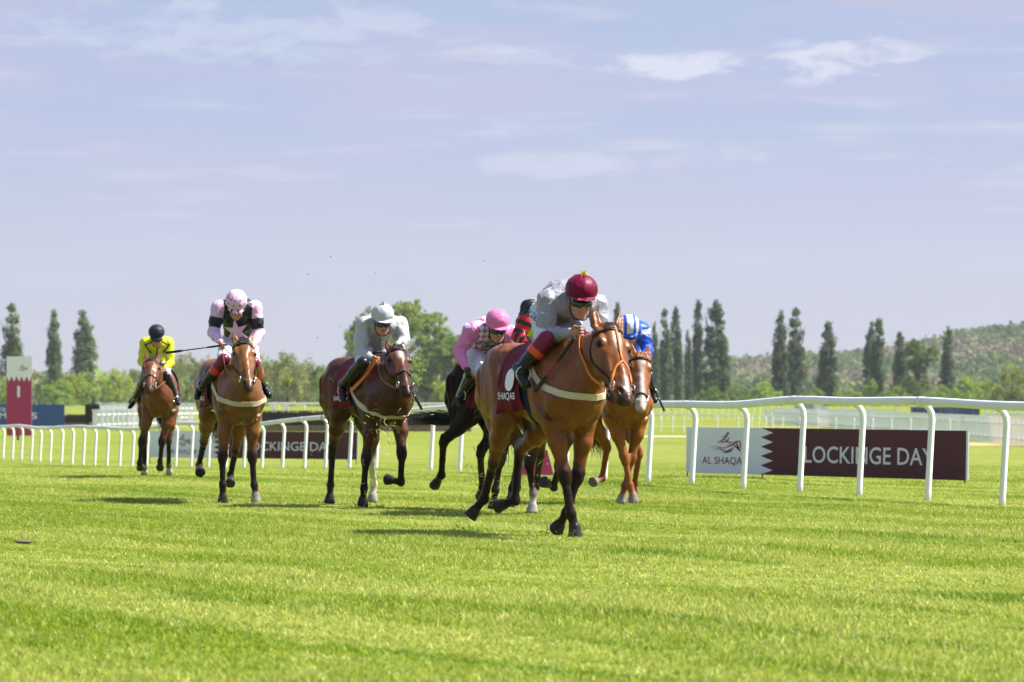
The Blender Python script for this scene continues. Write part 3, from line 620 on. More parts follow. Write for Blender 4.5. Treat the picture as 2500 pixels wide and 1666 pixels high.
def make_jockey(h, q):
    kj = q.get('kj', 1.0); k = h['k']; Fv, Sv = h['F'], h['S']; O = h['O']
    def pt(v, s=0): return unproj(v[0], v[1], (O + (Fv * v[2] + Sv * s) * k)[1])
    J = {}
    for nm, s in (('sh', .19), ('el', .24), ('wr', .12), ('hip', .14), ('kn', .27), ('an', .30), ('toe', .32)):
        for sd, key in ((-1, 'r'), (1, 'l')):
            if nm + key in q: J[nm + key] = pt(q[nm + key], sd * s)
    for nm in ('sh', 'el', 'wr', 'hip', 'kn', 'an', 'toe'):
        for a, b in (('r', 'l'), ('l', 'r')):
            if nm + a not in J:
                p = J[nm + b]; J[nm + a] = p - 2 * Sv * ((p - O).dot(Sv)) 
    fd_ = h['fd']
    for key in ('r', 'l'):
        for nm, rr in (('kn', .060), ('an', .055), ('toe', .05)):
            p = J[nm + key]; ray = unit(p - np.array([0, 0, CAMH]))
            for _ in range(60):
                if fd_.at(p)[0] > rr * kj + .012: break
                p = p - ray * .012 if (nm + key) in q else p + Sv * (.012 if key == 'l' else -.012)
            J[nm + key] = p
        if np.linalg.norm(J['kn' + key] - J['hip' + key]) > .52 * kj: J['hip' + key] = J['kn' + key] + unit(J['hip' + key] - J['kn' + key]) * .50 * kj if False else J['hip' + key]
    hc = pt(q['head']); py_ = math.radians(q.get('hpitch', 18)); hyw = math.radians(q.get('hyaw', 8)); roll = math.radians(q.get('roll', 0))
    hf = np.array([math.sin(hyw), -math.cos(hyw), 0]); hs = np.array([math.cos(hyw), math.sin(hyw), 0])
    fn = math.cos(py_) * hf - math.sin(py_) * UP; dn = -math.cos(py_) * UP - math.sin(py_) * hf
    hs, dn = math.cos(roll) * hs + math.sin(roll) * dn, math.cos(roll) * dn - math.sin(roll) * hs
    C = hc + dn * .084 * kj; ax = [hs, fn, dn]
    X = lambda s, f, d: C + kj * (hs * s + fn * f + dn * d)
    shm = (J['shr'] + J['shl']) / 2; pel = (J['hipr'] + J['hipl']) / 2; shs = unit(J['shl'] - J['shr'])
    nk = shm + unit(C - shm) * .05 * kj; tors = [pel, pel + (shm - pel) * .33 + UP * .05, pel + (shm - pel) * .70 + UP * .07, shm + UP * .015]
    allp = np.array(list(J.values()) + [hc, C]); lo = allp.min(0) - .22; hi = allp.max(0) + .22; v = q.get('v', .009)
    skin = (.40, .20, .135); cols = [skin, (.02, .018, .018), (.45, .16, .13)]
    B = Field(lo, hi, v)
    def E(c, r, kk=.02, col=0): B.add(Ell(c, [x * kj for x in r], ax, col), kk)
    B.add(Sweep(tors, [.13 * kj, .115 * kj, .14 * kj, .13 * kj], [.10 * kj, .085 * kj, .10 * kj, .07 * kj], shs, 3), 0)
    E(C, (.074, .094, .094)); E(X(0, .022, .055), (.060, .070, .085), .03); E(X(0, .060, .118), (.034, .030, .024), .025)
    for sd in (1, -1):
        E(X(sd * .040, .012, .095), (.022, .045, .026), .03); E(X(sd * .040, .072, .052), (.022, .018, .016), .015); E(X(sd * .074, -.01, .035), (.010, .020, .030), .006)
        E(X(sd * .030, .082, -.004), (.028, .012, .009), .012)
    B.add(Caps(X(0, .088, .012), X(0, .112, .052), .009 * kj, .013 * kj), .012); E(X(.0, .100, .058), (.019, .012, .009), .008)
    E(X(0, .084, .086), (.026, .014, .008), .006, 2); E(X(0, .080, .100), (.022, .014, .008), .006, 2)
    if q.get('mouth'): B.cut(Ell(X(0, .094, .092), [.018 * kj, .02 * kj, .005 * kj], ax), .003)
    for sd in (1, -1): B.cut(Ell(X(sd * .032, .096, .020), [.018 * kj, .012 * kj, .010 * kj], ax), .01)
    B.add(Caps(X(0, -.02, .08), nk, .05 * kj, .055 * kj), .03)
    for key, sd in (('r', -1), ('l', 1)):
        s_, e_, w_, hp, kn, an, to = [J[n_ + key] for n_ in ('sh', 'el', 'wr', 'hip', 'kn', 'an', 'toe')]
        B.add(Caps(shm, s_, .06 * kj, .055 * kj), .04); B.add(Caps(s_, e_, .046 * kj, .036 * kj), .02); B.add(Caps(e_, w_, .036 * kj, .025 * kj), .02)
        B.add(Caps(hp, kn, .075 * kj, .05 * kj), .03); B.add(Caps(kn, an, .045 * kj, .028 * kj), .02); B.add(Caps(an, an + (to - an) * .7, .022 * kj, .016 * kj), .01)
        # hand closed round the rein
        u = unit(w_ - e_); up2 = unit(UP - u * u.dot(UP)); o_ = unit(np.cross(u, up2)) * sd; gl = q.get('glove', 0)
        if key + 'hand' in q: pass
        hcn = w_ + u * .050 * kj; J['hand' + key] = hcn + u * .03 * kj - o_ * .0
        B.add(Ell(hcn, (.045 * kj, .036 * kj, .019 * kj), [u, up2, o_], gl), .02)
        for i, ln in enumerate((.92, 1.0, .95, .80)):
            b0 = hcn + kj * (u * .030 + up2 * (.030 - .020 * i) + o_ * .006); m1 = b0 + kj * ln * (u * .030 + o_ * .006); m2 = m1 + kj * ln * (u * .006 - o_ * .026); m3 = m2 + kj * ln * (-u * .020 - o_ * .008)
            for a_, b_, r in ((b0, m1, .0105), (m1, m2, .0098), (m2, m3, .0090)): B.add(Caps(a_, b_, r * kj, r * .96 * kj, gl), .0035)
        t0 = hcn + kj * (up2 * .026 - o_ * .012 - u * .02); t1 = t0 + kj * (u * .030 + up2 * .012 - o_ * .006); t2 = t1 + kj * (u * .026 - up2 * .006 - o_ * .004)
        B.add(Caps(t0, t1, .013 * kj, .0115 * kj, gl), .006); B.add(Caps(t1, t2, .011 * kj, .010 * kj, gl), .004)
    V, Fc = B.mesh(0); Cc = B.colours(V, cols, .004)
    base = np.array([pel[0], pel[1], 0.0])
    o = mesh_np('person', V, Fc, SKIN, None, Cc, loc=(pel[0], pel[1], pel[2] - .25)); tag(o, q['label'], 'person', 'jockeys riding the race')
    ctx = dict(J=J, C=C, X=X, hs=hs, fn=fn, dn=dn, shs=shs, shm=shm, pel=pel, kj=kj, tors=tors)
    rs = np.random.RandomState(int(q['head'][0])); 
    def folds(fd, amp, n=5, f0=45, f1=95):
        ds = [(unit(rs.randn(3)) * rs.uniform(f0, f1), rs.uniform(0, 6), unit(rs.randn(3)) * rs.uniform(14, 30)) for _ in range(n)]
        def fn_(x, y, z):
            r = 0
            for d, p, e in ds:
                w = np.sin(d[0] * x + d[1] * y + d[2] * z + p + 1.6 * np.sin(e[0] * x + e[1] * y + e[2] * z)); r = r - ((1 - np.abs(w)) ** 3 - .18)
            return r * amp / math.sqrt(n)
        fd.warp(fn_)
    # silks
    G = Field(lo, hi, v); side = shs
    G.add(Sweep(tors, [.150 * kj, .155 * kj, .185 * kj, .165 * kj], [.125 * kj, .130 * kj, .140 * kj, .095 * kj], shs, 3, 0), 0)
    G.add(Ell(shm - UP * .03, [.16 * kj, .11 * kj, .09 * kj], [shs, np.cross(shs, UP), UP], 0), .05)
    for key, sd in (('r', -1), ('l', 1)):
        s_, e_, w_ = J['sh' + key], J['el' + key], J['wr' + key]; c = 1 if sd < 0 else 2
        G.add(Caps(shm, s_, .085 * kj, .078 * kj, 0), .05); m = (s_ + e_) / 2 - UP * .012
        G.add(Caps(s_, m, .076 * kj, .070 * kj, c), .03); G.add(Caps(m, e_, .070 * kj, .060 * kj, c), .03); we = e_ + (w_ - e_) * .95
        G.add(Caps(e_, e_ + (we - e_) * .45, .060 * kj, .052 * kj, c), .03); G.add(Caps(e_ + (we - e_) * .45, we, .052 * kj, .036 * kj, c), .02)
    for a_, r in ((X(0, -.02, .09), .066),): G.cut(Caps(a_, C, r * kj, .075 * kj), .01)
    G.cut(Ell(X(0, .03, .04), [.09 * kj, .10 * kj, .12 * kj], ax), .01)
    folds(G, .0125 * kj, 6, 18, 40)
    V, Fc = G.mesh(3); Cc = np.tile(np.array(q['silk']), (len(V), 1)).astype(float)
    if 'paint' in q: Cc = q['paint'](V, Cc, ctx)
    mesh_np('silks', V, Fc, SILK, o, Cc); ctx['G'] = G
    # breeches
    G2 = Field(lo, hi, v)
    G2.add(Ell(pel, [.16 * kj, .13 * kj, .135 * kj], [shs, Fv, UP], 0), 0)
    for key in 'rl':
        hp, kn, an = J['hip' + key], J['kn' + key], J['an' + key]
        G2.add(Caps(hp, kn if q.get('boot0', .02) > 0 else kn + (hp - kn) * .16, .098 * kj, .064 * kj), .04); G2.add(Caps(kn, kn + (an - kn) * .16, .064 * kj, .056 * kj), .02) if q.get('boot0', .02) > 0 else None
    folds(G2, .012 * kj, 4, 24, 50); V, Fc = G2.mesh(1); mesh_np('breeches', V, Fc, BREECH, o, np.tile(np.array(q.get('breech', (.54, .54, .60))), (len(V), 1))); ctx['G2'] = G2
    # boots
    for key, sd in (('r', -1), ('l', 1)):
        kn, an, to = J['kn' + key], J['an' + key], J['toe' + key]; u = unit(an - kn); lo2 = np.minimum(np.minimum(kn, an), to) - .16; hi2 = np.maximum(np.maximum(kn, an), to) + .16
        G3 = Field(lo2, hi2, v * .85); L_ = np.linalg.norm(an - kn); st = kn + u * q.get('boot0', .02) * L_
        G3.add(Caps(st, kn + u * .35 * L_, .066 * kj, .062 * kj), 0); G3.add(Caps(kn + u * .35 * L_, an, .060 * kj, .043 * kj), .02)
        fdir = unit(to - an); heel = an - fdir * .045 * kj + u * .03 * kj
        G3.add(Caps(an, heel, .040 * kj, .030 * kj), .02); G3.add(Caps(heel, to, .033 * kj, .034 * kj), .02); G3.add(Ell(to - fdir * .03, [.06 * kj, .038 * kj, .028 * kj], [fdir, np.cross(fdir, u), u]), .02)
        G3.cut(Caps(kn - u * .06 * kj, kn + u * (q.get('boot0', .02) * L_ - .02), .12, .06 * kj), .006) if q.get('boot0', .02) > .05 else None
        V, Fc = G3.mesh(1); t = ((V - kn) @ u) / L_; Cb = np.tile(np.array((.010, .010, .012)), (len(V), 1))
        for t0, t1, c_ in q.get('bands', []): Cb[(t >= t0) & (t < t1)] = c_
        mesh_np('boot', V, Fc, BOOT, o, Cb)
        mb = MB(); c = an + fdir * .07 * kj; P = []; sx = unit(np.cross(fdir, UP)); 
        for t in np.linspace(0, 2 * math.pi, 15): P.append(c + sx * .055 * math.cos(t) * kj + UP * (.055 * math.sin(t) + .02) * kj)
        mb.tube(P, .006, 6); top = h['L'](.12, sd * .25, 1.42); ribbon(mb, catmull([c + UP * .075 * kj, (c + top) / 2 + Sv * sd * .03, top], 4), np.tile(Sv * sd, (9, 1)), .018, .004)
        mb.build('stirrup', STEEL, h['o'], smooth=True)
    # helmet with cloth cap and peak
    G4 = Field(hc - .2 * kj, hc + .2 * kj, v * .75); ha = [hs, fn, dn]
    G4.add(Ell(hc + dn * .014 * kj, [.116 * kj, .130 * kj, .110 * kj], ha), 0)
    G4.cut(Ell(hc + dn * (.064 + 2) * kj, [4, 4, 2 * kj], ha), .008)
    pk = Ell(hc + fn * .090 * kj + dn * .056 * kj, [.092 * kj, .074 * kj, .011 * kj], [hs, unit(fn + dn * .22), unit(dn - fn * .22)]); G4.add(pk, .012)
    G4.cut(Ell(X(0, .005, .03), [.080 * kj, .100 * kj, .09 * kj], ax), .004)
    folds(G4, .005 * kj, 4, 26, 44); V, Fc = G4.mesh(1); Ch = np.tile(np.array(q['cap']), (len(V), 1)).astype(float)
    if 'cappaint' in q: Ch = q['cappaint'](V, Ch, ctx, hc)
    hm = mesh_np('helmet', V, Fc, CAPM, o, Ch); ctx['G4'] = G4
    if q.get('pom'):
        mb = MB(); tp = hc - dn * .093 * kj + fn * .02
        for i in range(90):
            d = unit(rs.randn(3) + (-dn) * .8); mb.tube([tp, tp + d * .02, tp + d * rs.uniform(.028, .042) * kj], [.003, .003, .0015], 3)
        mb.build('pompom', q['pom'], hm)
    if q.get('goggles', True):
        g = Field(X(0, .06, .02) - .15 * kj, X(0, .06, .02) + .15 * kj, v * .6); g.add(Ell(X(0, .052, .022), [.080 * kj, .064 * kj, .040 * kj], ax), 0)
        g.cut(Ell(X(0, .125, .066), [.020 * kj, .04 * kj, .028 * kj], ax), .008); g.cut(Ell(X(0, .0, .02), [.071 * kj, .088 * kj, .09 * kj], ax), .004); g.cut(Ell(X(0, -.12, .02), [.3, .13 * kj, .3], ax), .004)
        V, Fc = g.mesh(1); mesh_np('goggles', V, Fc, LENS, o)
    else:
        for sd in (1, -1):
            b = bmesh.new(); bmesh.ops.create_uvsphere(b, u_segments=8, v_segments=6, radius=.011 * kj); c = X(sd * .032, .082, .018); vv = np.array([x.co[:] for x in b.verts]) + c; f = [tuple(x.index for x in p.verts) for p in b.faces]; b.free(); mesh_np('eye', vv, f, EYE, o)
    mb = MB()
    for sd in (1, -1): mb.tube(catmull([X(sd * .078, .01, -.01), X(sd * .076, .02, .07), X(sd * .045, .05, .135), X(0, .062, .146)], 4), .0045 * kj, 5)
    mb.build('chin_strap', LEATHER, hm, smooth=True)
    # reins
    mb = MB(); rc = q.get('rein', BROWNL)
    for sd, key in ((-1, 'r'), (1, 'l')):
        a = h['ring%d' % sd]; b = J['hand' + key]; m = (a + b) / 2 - UP * q.get('sag', .05) + Sv * sd * .05; P = catmull([a, m, b], 8)
        
        for _ in range(12):
            dd_ = h['fd'].at(P); P = P + h['fd'].grad(P) * np.clip(.014 - dd_, 0, .02)[:, None] * ((dd_ < .014) & (np.arange(len(P)) > 1) & (np.arange(len(P)) < len(P) - 2))[:, None]
        mb.tube(P, .009, 6, flat=(.5, 1.3))
    a, b = J['handr'], J['handl']; mb.tube(catmull([a, (a + b) / 2 - UP * .10 + Fv * .05, b], 6), .007, 6)
    mb.build('reins', rc, h['bridle_o'], smooth=True)
    ctx['o'] = o; ctx['hc'] = hc; print('jockey', q['label'][:30], round(time.time() - T0, 1)); return ctx
def whip(label, a, b, r=.011, cols_=None, grip=.25):
    a, b = np.array(a, float), np.array(b, float); mb = MB(); c1 = cols_ or ((.012, .012, .012), (.012, .012, .012)); n = 14
    P = [a + (b - a) * i / n + UP * .0 for i in range(n + 1)]; base = P[0]
    R0 = [r * 1.25 if i / n < grip else r * (.75 if i / n < .72 else 1.15) for i in range(n + 1)]
    m0 = MB(); m0.tube(P[:int(n * grip) + 2], R0[:int(n * grip) + 2], 8, c1[0]); m0.tube(P[int(n * grip) + 1:int(n * .74) + 1], R0[int(n * grip) + 1:int(n * .74) + 1], 8, c1[1]); m0.tube(P[int(n * .74):], R0[int(n * .74):], 8, (.012, .012, .012), flat=(.4, 1.4))
    o = m0.build('whip', BOOT, None, loc=tuple(base), smooth=True); tag(o, label, 'whip', 'riding whips held by jockeys'); return o
def sleeve_t(V, ctx, key):
    J = ctx['J']; s, e, w = J['sh' + key], J['el' + key], J['wr' + key]
    def seg(a, b):
        ab = b - a; t = ((V - a) @ ab) / ab.dot(ab); tc = np.clip(t, 0, 1); return t, np.linalg.norm(V - (a + tc[:, None] * ab), axis=1)
    t1, d1 = seg(s, e); t2, d2 = seg(e, w); T = np.where(d1 < d2, np.clip(t1, -1, 1), 1 + np.clip(t2, 0, 1)); D = np.minimum(d1, d2); t0, d0 = seg(ctx['shm'], s)
    body = np.linalg.norm(V - ctx['shm'], axis=1); lat = (V - s) @ (ctx['shs'] * (1 if key == 'l' else -1))
    inside = (D < .105 * ctx['kj']) & ((lat > -.045 * ctx['kj']) | (T > .45)); return T, inside
def chest_uv(V, ctx):
    d = V - ctx['shm']; return d @ ctx['shs'] / ctx['kj'], d[:, 2] / ctx['kj']
PINK = (.83, .50, .66); BLK = (.012, .012, .016)
def paint2(V, C, ctx):
    for k in 'rl':
        T, m = sleeve_t(V, ctx, k); C[m] = (.60, .38, .56); C[m & (T > .42) & (T < .82)] = BLK
    return C
def paint4(V, C, ctx):
    u, v = chest_uv(V, ctx); w = .011
    C[(np.abs(u) < w * .8) & (v < .08)] = BLK
    for s in (1, -1):
        C[(np.abs((u * s - .05) - (v + .03) * -1.1) < w * 1.6) & (u * s > .03) & (u * s < .17) & (v > -.14)] = BLK if False else C[(np.abs((u * s - .05) - (v + .03) * -1.1) < w * 1.6) & (u * s > .03) & (u * s < .17) & (v > -.14)]
        m = (np.abs(v - (.02 - .45 * (u * s - .06))) < w) & (u * s > .05) & (u * s < .17); C[m] = BLK
        m = (np.abs(v - (-.03 + .0) + 1.3 * ((.17) - u * s)) < w * 1.6) & (u * s > .08) & (u * s < .18); C[m] = BLK
    return C
def paint5(V, C, ctx):
    u, v = chest_uv(V, ctx); a = ((u + v) / .055); b = ((u - v) / .055); m = (np.floor(a) + np.floor(b)) % 2 < 1; C[m] = (.42, .09, .2); C[~m] = (.58, .54, .62)
    for k in 'rl':
        T, s = sleeve_t(V, ctx, k); C[s] = (.60, .17, .38)
    C[(v > .03) & ((u + v * .5) % .12 < .05)] = (.72, .66, .80)
    return C
def paint6(V, C, ctx):
    u, v = chest_uv(V, ctx); C[np.abs(u) < .07] = (.56, .58, .62)
    for k in 'rl':
        T, s = sleeve_t(V, ctx, k); C[s] = (.02, .08, .50); C[s & (T < .28) & (T > .05)] = (.56, .58, .62)
    return C
def paint7(V, C, ctx):
    u, v = chest_uv(V, ctx)
    for k in 'rl':
        T, s = sleeve_t(V, ctx, k); C[s] = BLK; tt = (T - .34) / .30
        C[s & (T > .34) & ((tt % 1) < .5)] = (.50, .012, .02)
    return C
def cap6(V, C, ctx, hc):
    u = ((V - hc) @ ctx['hs']) / ctx['kj']; top = ((V - hc) @ ctx['dn']) / ctx['kj'] < .045; C[top & ((np.abs(u) % .062) < .034)] = (.56, .58, .62); return C
MRN = (.16, .008, .035); RED = (.60, .03, .03)
JS = []
def J_(i, **q): c = make_jockey(HS[i], q); JS.append(c); return c
j1 = J_(0, label='leading jockey in grey satin silks and a maroon cap with gold pompom', kj=1.17, v=.0075, head=(1420, 702, .42), hpitch=12, hyaw=12, roll=3,
    shr=(1338, 735, .18), shl=(1458, 746, .20), elr=(1330, 820, .22), ell=(1474, 812, .30), wrr=(1394, 812, .52), wrl=(1440, 828, .56), hipr=(1325, 768, -.12), hipl=(1372, 768, -.12), knr=(1327, 838, .20), anr=(1272, 902, -.06), toer=(1283, 940, .08),
    silk=(.26, .255, .295), cap=(.135, .002, .028), pom=GOLD, bands=[(-1, .22, (.15, .006, .03)), (.22, .42, (.62, .07, .02))], rein=ORANGE, sag=.10, boot0=-.12)
j2 = J_(1, label='jockey in black silks with a big pink star and a pink starred cap', kj=1.05, head=(577, 731, .40), hpitch=38, hyaw=5, shr=(533, 752, .16), shl=(622, 752, .16), elr=(521, 812, .20), ell=(632, 816, .20), wrr=(537, 836, .45), wrl=(612, 852, .45),
    hipr=(558, 838, -.15), hipl=(606, 838, -.15), knr=(542, 884, .12), knl=(622, 892, .10), anr=(500, 938, -.05), anl=(643, 943, -.05), toer=(483, 955, .06), toel=(655, 964, .06), silk=BLK, cap=(.62, .40, .55), paint=paint2, goggles=False, bands=[(-1, .22, MRN), (.22, .45, RED)], boot0=-.1)
j3 = J_(2, label='jockey in plain silver grey silks and a silver cap with small pompom', kj=1.05, head=(934, 764, .40), hpitch=14, hyaw=10, mouth=1, shr=(888, 792, .16), shl=(977, 792, .18), elr=(877, 862, .2), ell=(986, 832, .3), wrr=(910, 876, .52), wrl=(957, 868, .56),
    hipr=(890, 850, -.22), hipl=(930, 850, -.2), knr=(880, 893, .05), anr=(836, 942, -.14), toer=(838, 974, -.02), silk=(.37, .385, .385), cap=(.42, .435, .45), pom=SILVERT, rein=BROWNL, boot0=-.12)
j4 = J_(3, label='jockey in yellow silks with thin black lines and a black cap', kj=1.02, head=(382, 809, .34), hpitch=25, hyaw=0, shr=(355, 838, .12), shl=(411, 838, .12), elr=(347, 884, .18), ell=(415, 888, .18), wrr=(366, 906, .42), wrl=(398, 904, .42),
    hipr=(367, 893, -.2), hipl=(400, 893, -.2), knr=(354, 928, .08), knl=(408, 924, .08), anr=(332, 968, -.06), anl=(429, 974, -.06), toer=(326, 982, .05), toel=(435, 986, .05), silk=(.50, .50, .012), cap=(.022, .022, .03), boot0=-.12, paint=paint4, goggles=True)
j5 = J_(4, label='jockey in pink silks with pink and white checks and a pink cap', kj=1.08, head=(1215, 779, .30), hpitch=16, hyaw=12, shr=(1150, 806, .05), shl=(1240, 812, .12), elr=(1122, 858, .0), ell=(1252, 860, .1), wrr=(1136, 898, .22), wrl=(1215, 890, .35), glove=1,
    hipr=(1160, 862, -.30), hipl=(1200, 862, -.28), knr=(1170, 908, .0), anr=(1134, 955, -.22), toer=(1120, 985, -.10), silk=(.58, .54, .62), cap=(.62, .16, .34), paint=paint5)
j6 = J_(5, label='jockey in royal blue and white silks with a striped cap', kj=1.05, head=(1536, 792, .40), hpitch=30, hyaw=5, shr=(1497, 810, .16), shl=(1567, 806, .16), elr=(1492, 860, .2), ell=(1581, 856, .2), wrr=(1520, 880, .42), wrl=(1566, 884, .45),
    hipr=(1510, 868, -.2), hipl=(1545, 868, -.2), knr=(1500, 908, .08), knl=(1576, 912, .08), anr=(1478, 955, -.08), anl=(1592, 958, -.08), toer=(1474, 975, .05), toel=(1598, 978, .05), silk=(.02, .08, .50), cap=(.02, .08, .50), paint=paint6, cappaint=cap6)
j7 = J_(6, label='jockey in black silks with red hooped sleeves and yellow shoulders behind the leader', kj=1.08, head=(1372, 752, .34), hpitch=25, hyaw=10, shr=(1292, 752, .10), shl=(1368, 770, .14), elr=(1266, 822, .14), ell=(1380, 830, .2), wrr=(1300, 850, .45), wrl=(1350, 850, .45),
    hipr=(1298, 838, -.22), hipl=(1335, 838, -.2), knr=(1300, 880, .08), anr=(1268, 930, -.1), toer=(1268, 950, .05), silk=(.78, .72, .02), cap=(.75, .70, .02), paint=paint7)

# ---- prints on clothing and tack
R = math.radians
V2, F2 = star_poly(6, .150, .062, .1); decal('star_print', V2, F2, PINKP, unproj(576, 812, j2['shm'][1]), np.array((1, 0, 0.)), UP, j2['G'], .012, j2['o'])
V2, F2 = star_poly(5, .014, .006)
for lat in (-22, 3, 28):
    for lon in range(-75, 76, 30):
        d = (math.cos(R(lat)) * (math.sin(R(lon + lat * .3)) * j2['hs'] + math.cos(R(lon + lat * .3)) * j2['fn']) - math.sin(R(lat)) * j2['dn'])
        ux = unit(np.cross(-j2['dn'], d)); uy = np.cross(d, ux); decal('star_print', V2, F2, BLACKP, j2['hc'], ux, uy, j2['G4'], .002, j2['o'])
def put_text(s, hgt, m, c, ux, uy, fd, parent, off=.003, bold=0.0, back=.25, name='lettering'):
    V2, F2 = text_mesh(s, hgt, bold); V2 = V2 - np.array([(V2[:, 0].min() + V2[:, 0].max()) / 2, hgt / 2]); return decal(name, V2, F2, m, c, np.asarray(ux, float), np.asarray(uy, float), fd, off, parent, back)
cx5 = unproj(1204, 846, j5['shm'][1]); u5 = unit(np.array((1, 0, -.05)))
DARKP = mat('dark_panel_print', (.03, .05, .06), rough=.6)
def grid_poly(w, hh, nx=10, ny=4): return np.array([(-w / 2 + w * i / nx, -hh / 2 + hh * j / ny) for j in range(ny + 1) for i in range(nx + 1)]), [(j * (nx + 1) + i, j * (nx + 1) + i + 1, (j + 1) * (nx + 1) + i + 1, (j + 1) * (nx + 1) + i) for j in range(ny) for i in range(nx)]
for w, hh, dz_ in ((.15, .05, .024), (.25, .045, -.024)):
    V2, F2 = grid_poly(w, hh); decal('sponsor_panel', V2, F2, DARKP, cx5 + UP * dz_, u5, UP, j5['G'], .004, j5['o'])
put_text('TIFFIN', .034, WHITE, cx5 + UP * .024, u5, UP, j5['G'], j5['o'], .007, .02); put_text('SANDWICHES', .030, WHITE, cx5 - UP * .024, u5, UP, j5['G'], j5['o'], .007, .02)
# number disc and lettering on the leader's saddle cloth
def cloth_print(h, s, f, z, hgt, sd, m=WHITE):
    V2, F2 = text_mesh(s, hgt, .01); V2 = V2 - np.array([(V2[:, 0].min() + V2[:, 0].max()) / 2, 0]); P = []; dr = 1
    ux = h['F'] * (1 if sd < 0 else -1); O_ = np.array([h['L'](f, sd * .75, z) + ux * x + UP * y for x, y in V2])
    P, ok = h['fd'].cast(O_, np.tile(-h['S'] * sd, (len(O_), 1)), .046); mesh_np('lettering', P, F2, m, h['cloth'])
def cloth_disc(h, f, z, w, hh, sd):
    V = [(0, 0)] + [(w * r * math.cos(t), hh * r * math.sin(t)) for r in (.33, .66, 1) for t in np.linspace(0, 2 * math.pi, 25)[:-1]]; F = [(0, 1 + i, 1 + (i + 1) % 24) for i in range(24)] + [(1 + j * 24 + i, 25 + j * 24 + i, 25 + j * 24 + (i + 1) % 24, 1 + j * 24 + (i + 1) % 24) for j in (0, 1) for i in range(24)]
    ux = h['F'] * (1 if sd < 0 else -1); O_ = np.array([h['L'](f, sd * .75, z) + ux * x + UP * y for x, y in V]); P, ok = h['fd'].cast(O_, np.tile(-h['S'] * sd, (len(O_), 1)), .044); mesh_np('number_disc', P, F, WHITE, h['cloth'])
cloth_disc(HS[0], .0, 1.27, .085, .095, -1); cloth_print(HS[0], 'SHAQAB', -.04, 1.115, .058, -1)
for i in (1, 2): cloth_print(HS[i], 'SHAQAB', -.05, 1.11, .05, -1)
# lettering on the leader's white breeches
put_text('LXEDO', .05, mat('navy_print', (.03, .03, .16), rough=.6), unproj(1304, 772, HS[0]['O'][1] - .3), unit(np.array((.75, 0, -.66))), unit(np.array((.66, 0, .75))), j1['G2'], j1['o'], .004, .0, .3)
# whips
def W(px, py, d): return unproj(px, py, d)
def clear(h, a, b, m=.022):
    for _ in range(120):
        P = np.array([a + (b - a) * t for t in np.linspace(.08, 1, 24)])
        if h['fd'].at(P).min() > m: break
        c0 = np.array([0, 0, CAMH]); a = a - unit(a - c0) * .004; b = b - unit(b - c0) * .012
    return a, b
d1 = HS[0]['O'][1]
whip('black whip with a red shaft held by the leading jockey', *clear(HS[0], W(1402, 826, j1['J']['handr'][1] - .02), W(1306, 957, d1 - .30)), .012, ((.012, .012, .012), (.35, .01, .02)), .42)
d2 = HS[1]['O'][1]; whip('long black whip pointing sideways from the hand of the jockey with pink star', W(556, 842, j2['J']['handr'][1] - .02), W(404, 862, d2 - .5), .009, None, .3)
mb = MB(); a_, b_ = clear(HS[2], j3['J']['handr'], W(856, 956, HS[2]['O'][1] - .2), .012); P_ = catmull([a_, (a_ + b_) / 2 - UP * .02, b_], 8); ribbon(mb, P_, np.tile(-HS[2]['S'], (len(P_), 1)), .045, .006); mb.build('rein_end', ORANGE, HS[2]['bridle_o'])
d3 = HS[2]['O'][1]; whip('black whip sticking out below the nose of the silver jockey horse', W(960, 872, d3 - .6), W(1030, 1000, d3 - .35), .011)
d5 = HS[4]['O'][1]; whip('silver handled whip hanging from the gloved hand of the pink jockey', W(1139, 908, d5 - .25), W(1104, 992, d5 + .0), .014, ((.5, .5, .5), (.35, .36, .38)), .2)
d6 = HS[5]['O'][1]; whip('black whip beside the muzzle of the chestnut horse', W(1572, 892, d6 - .55), W(1622, 1004, d6 - .3), .011)
d4 = HS[3]['O'][1]; whip('short black whip by the boot of the yellow jockey', W(352, 930, d4 - .2), W(314, 984, d4), .010)
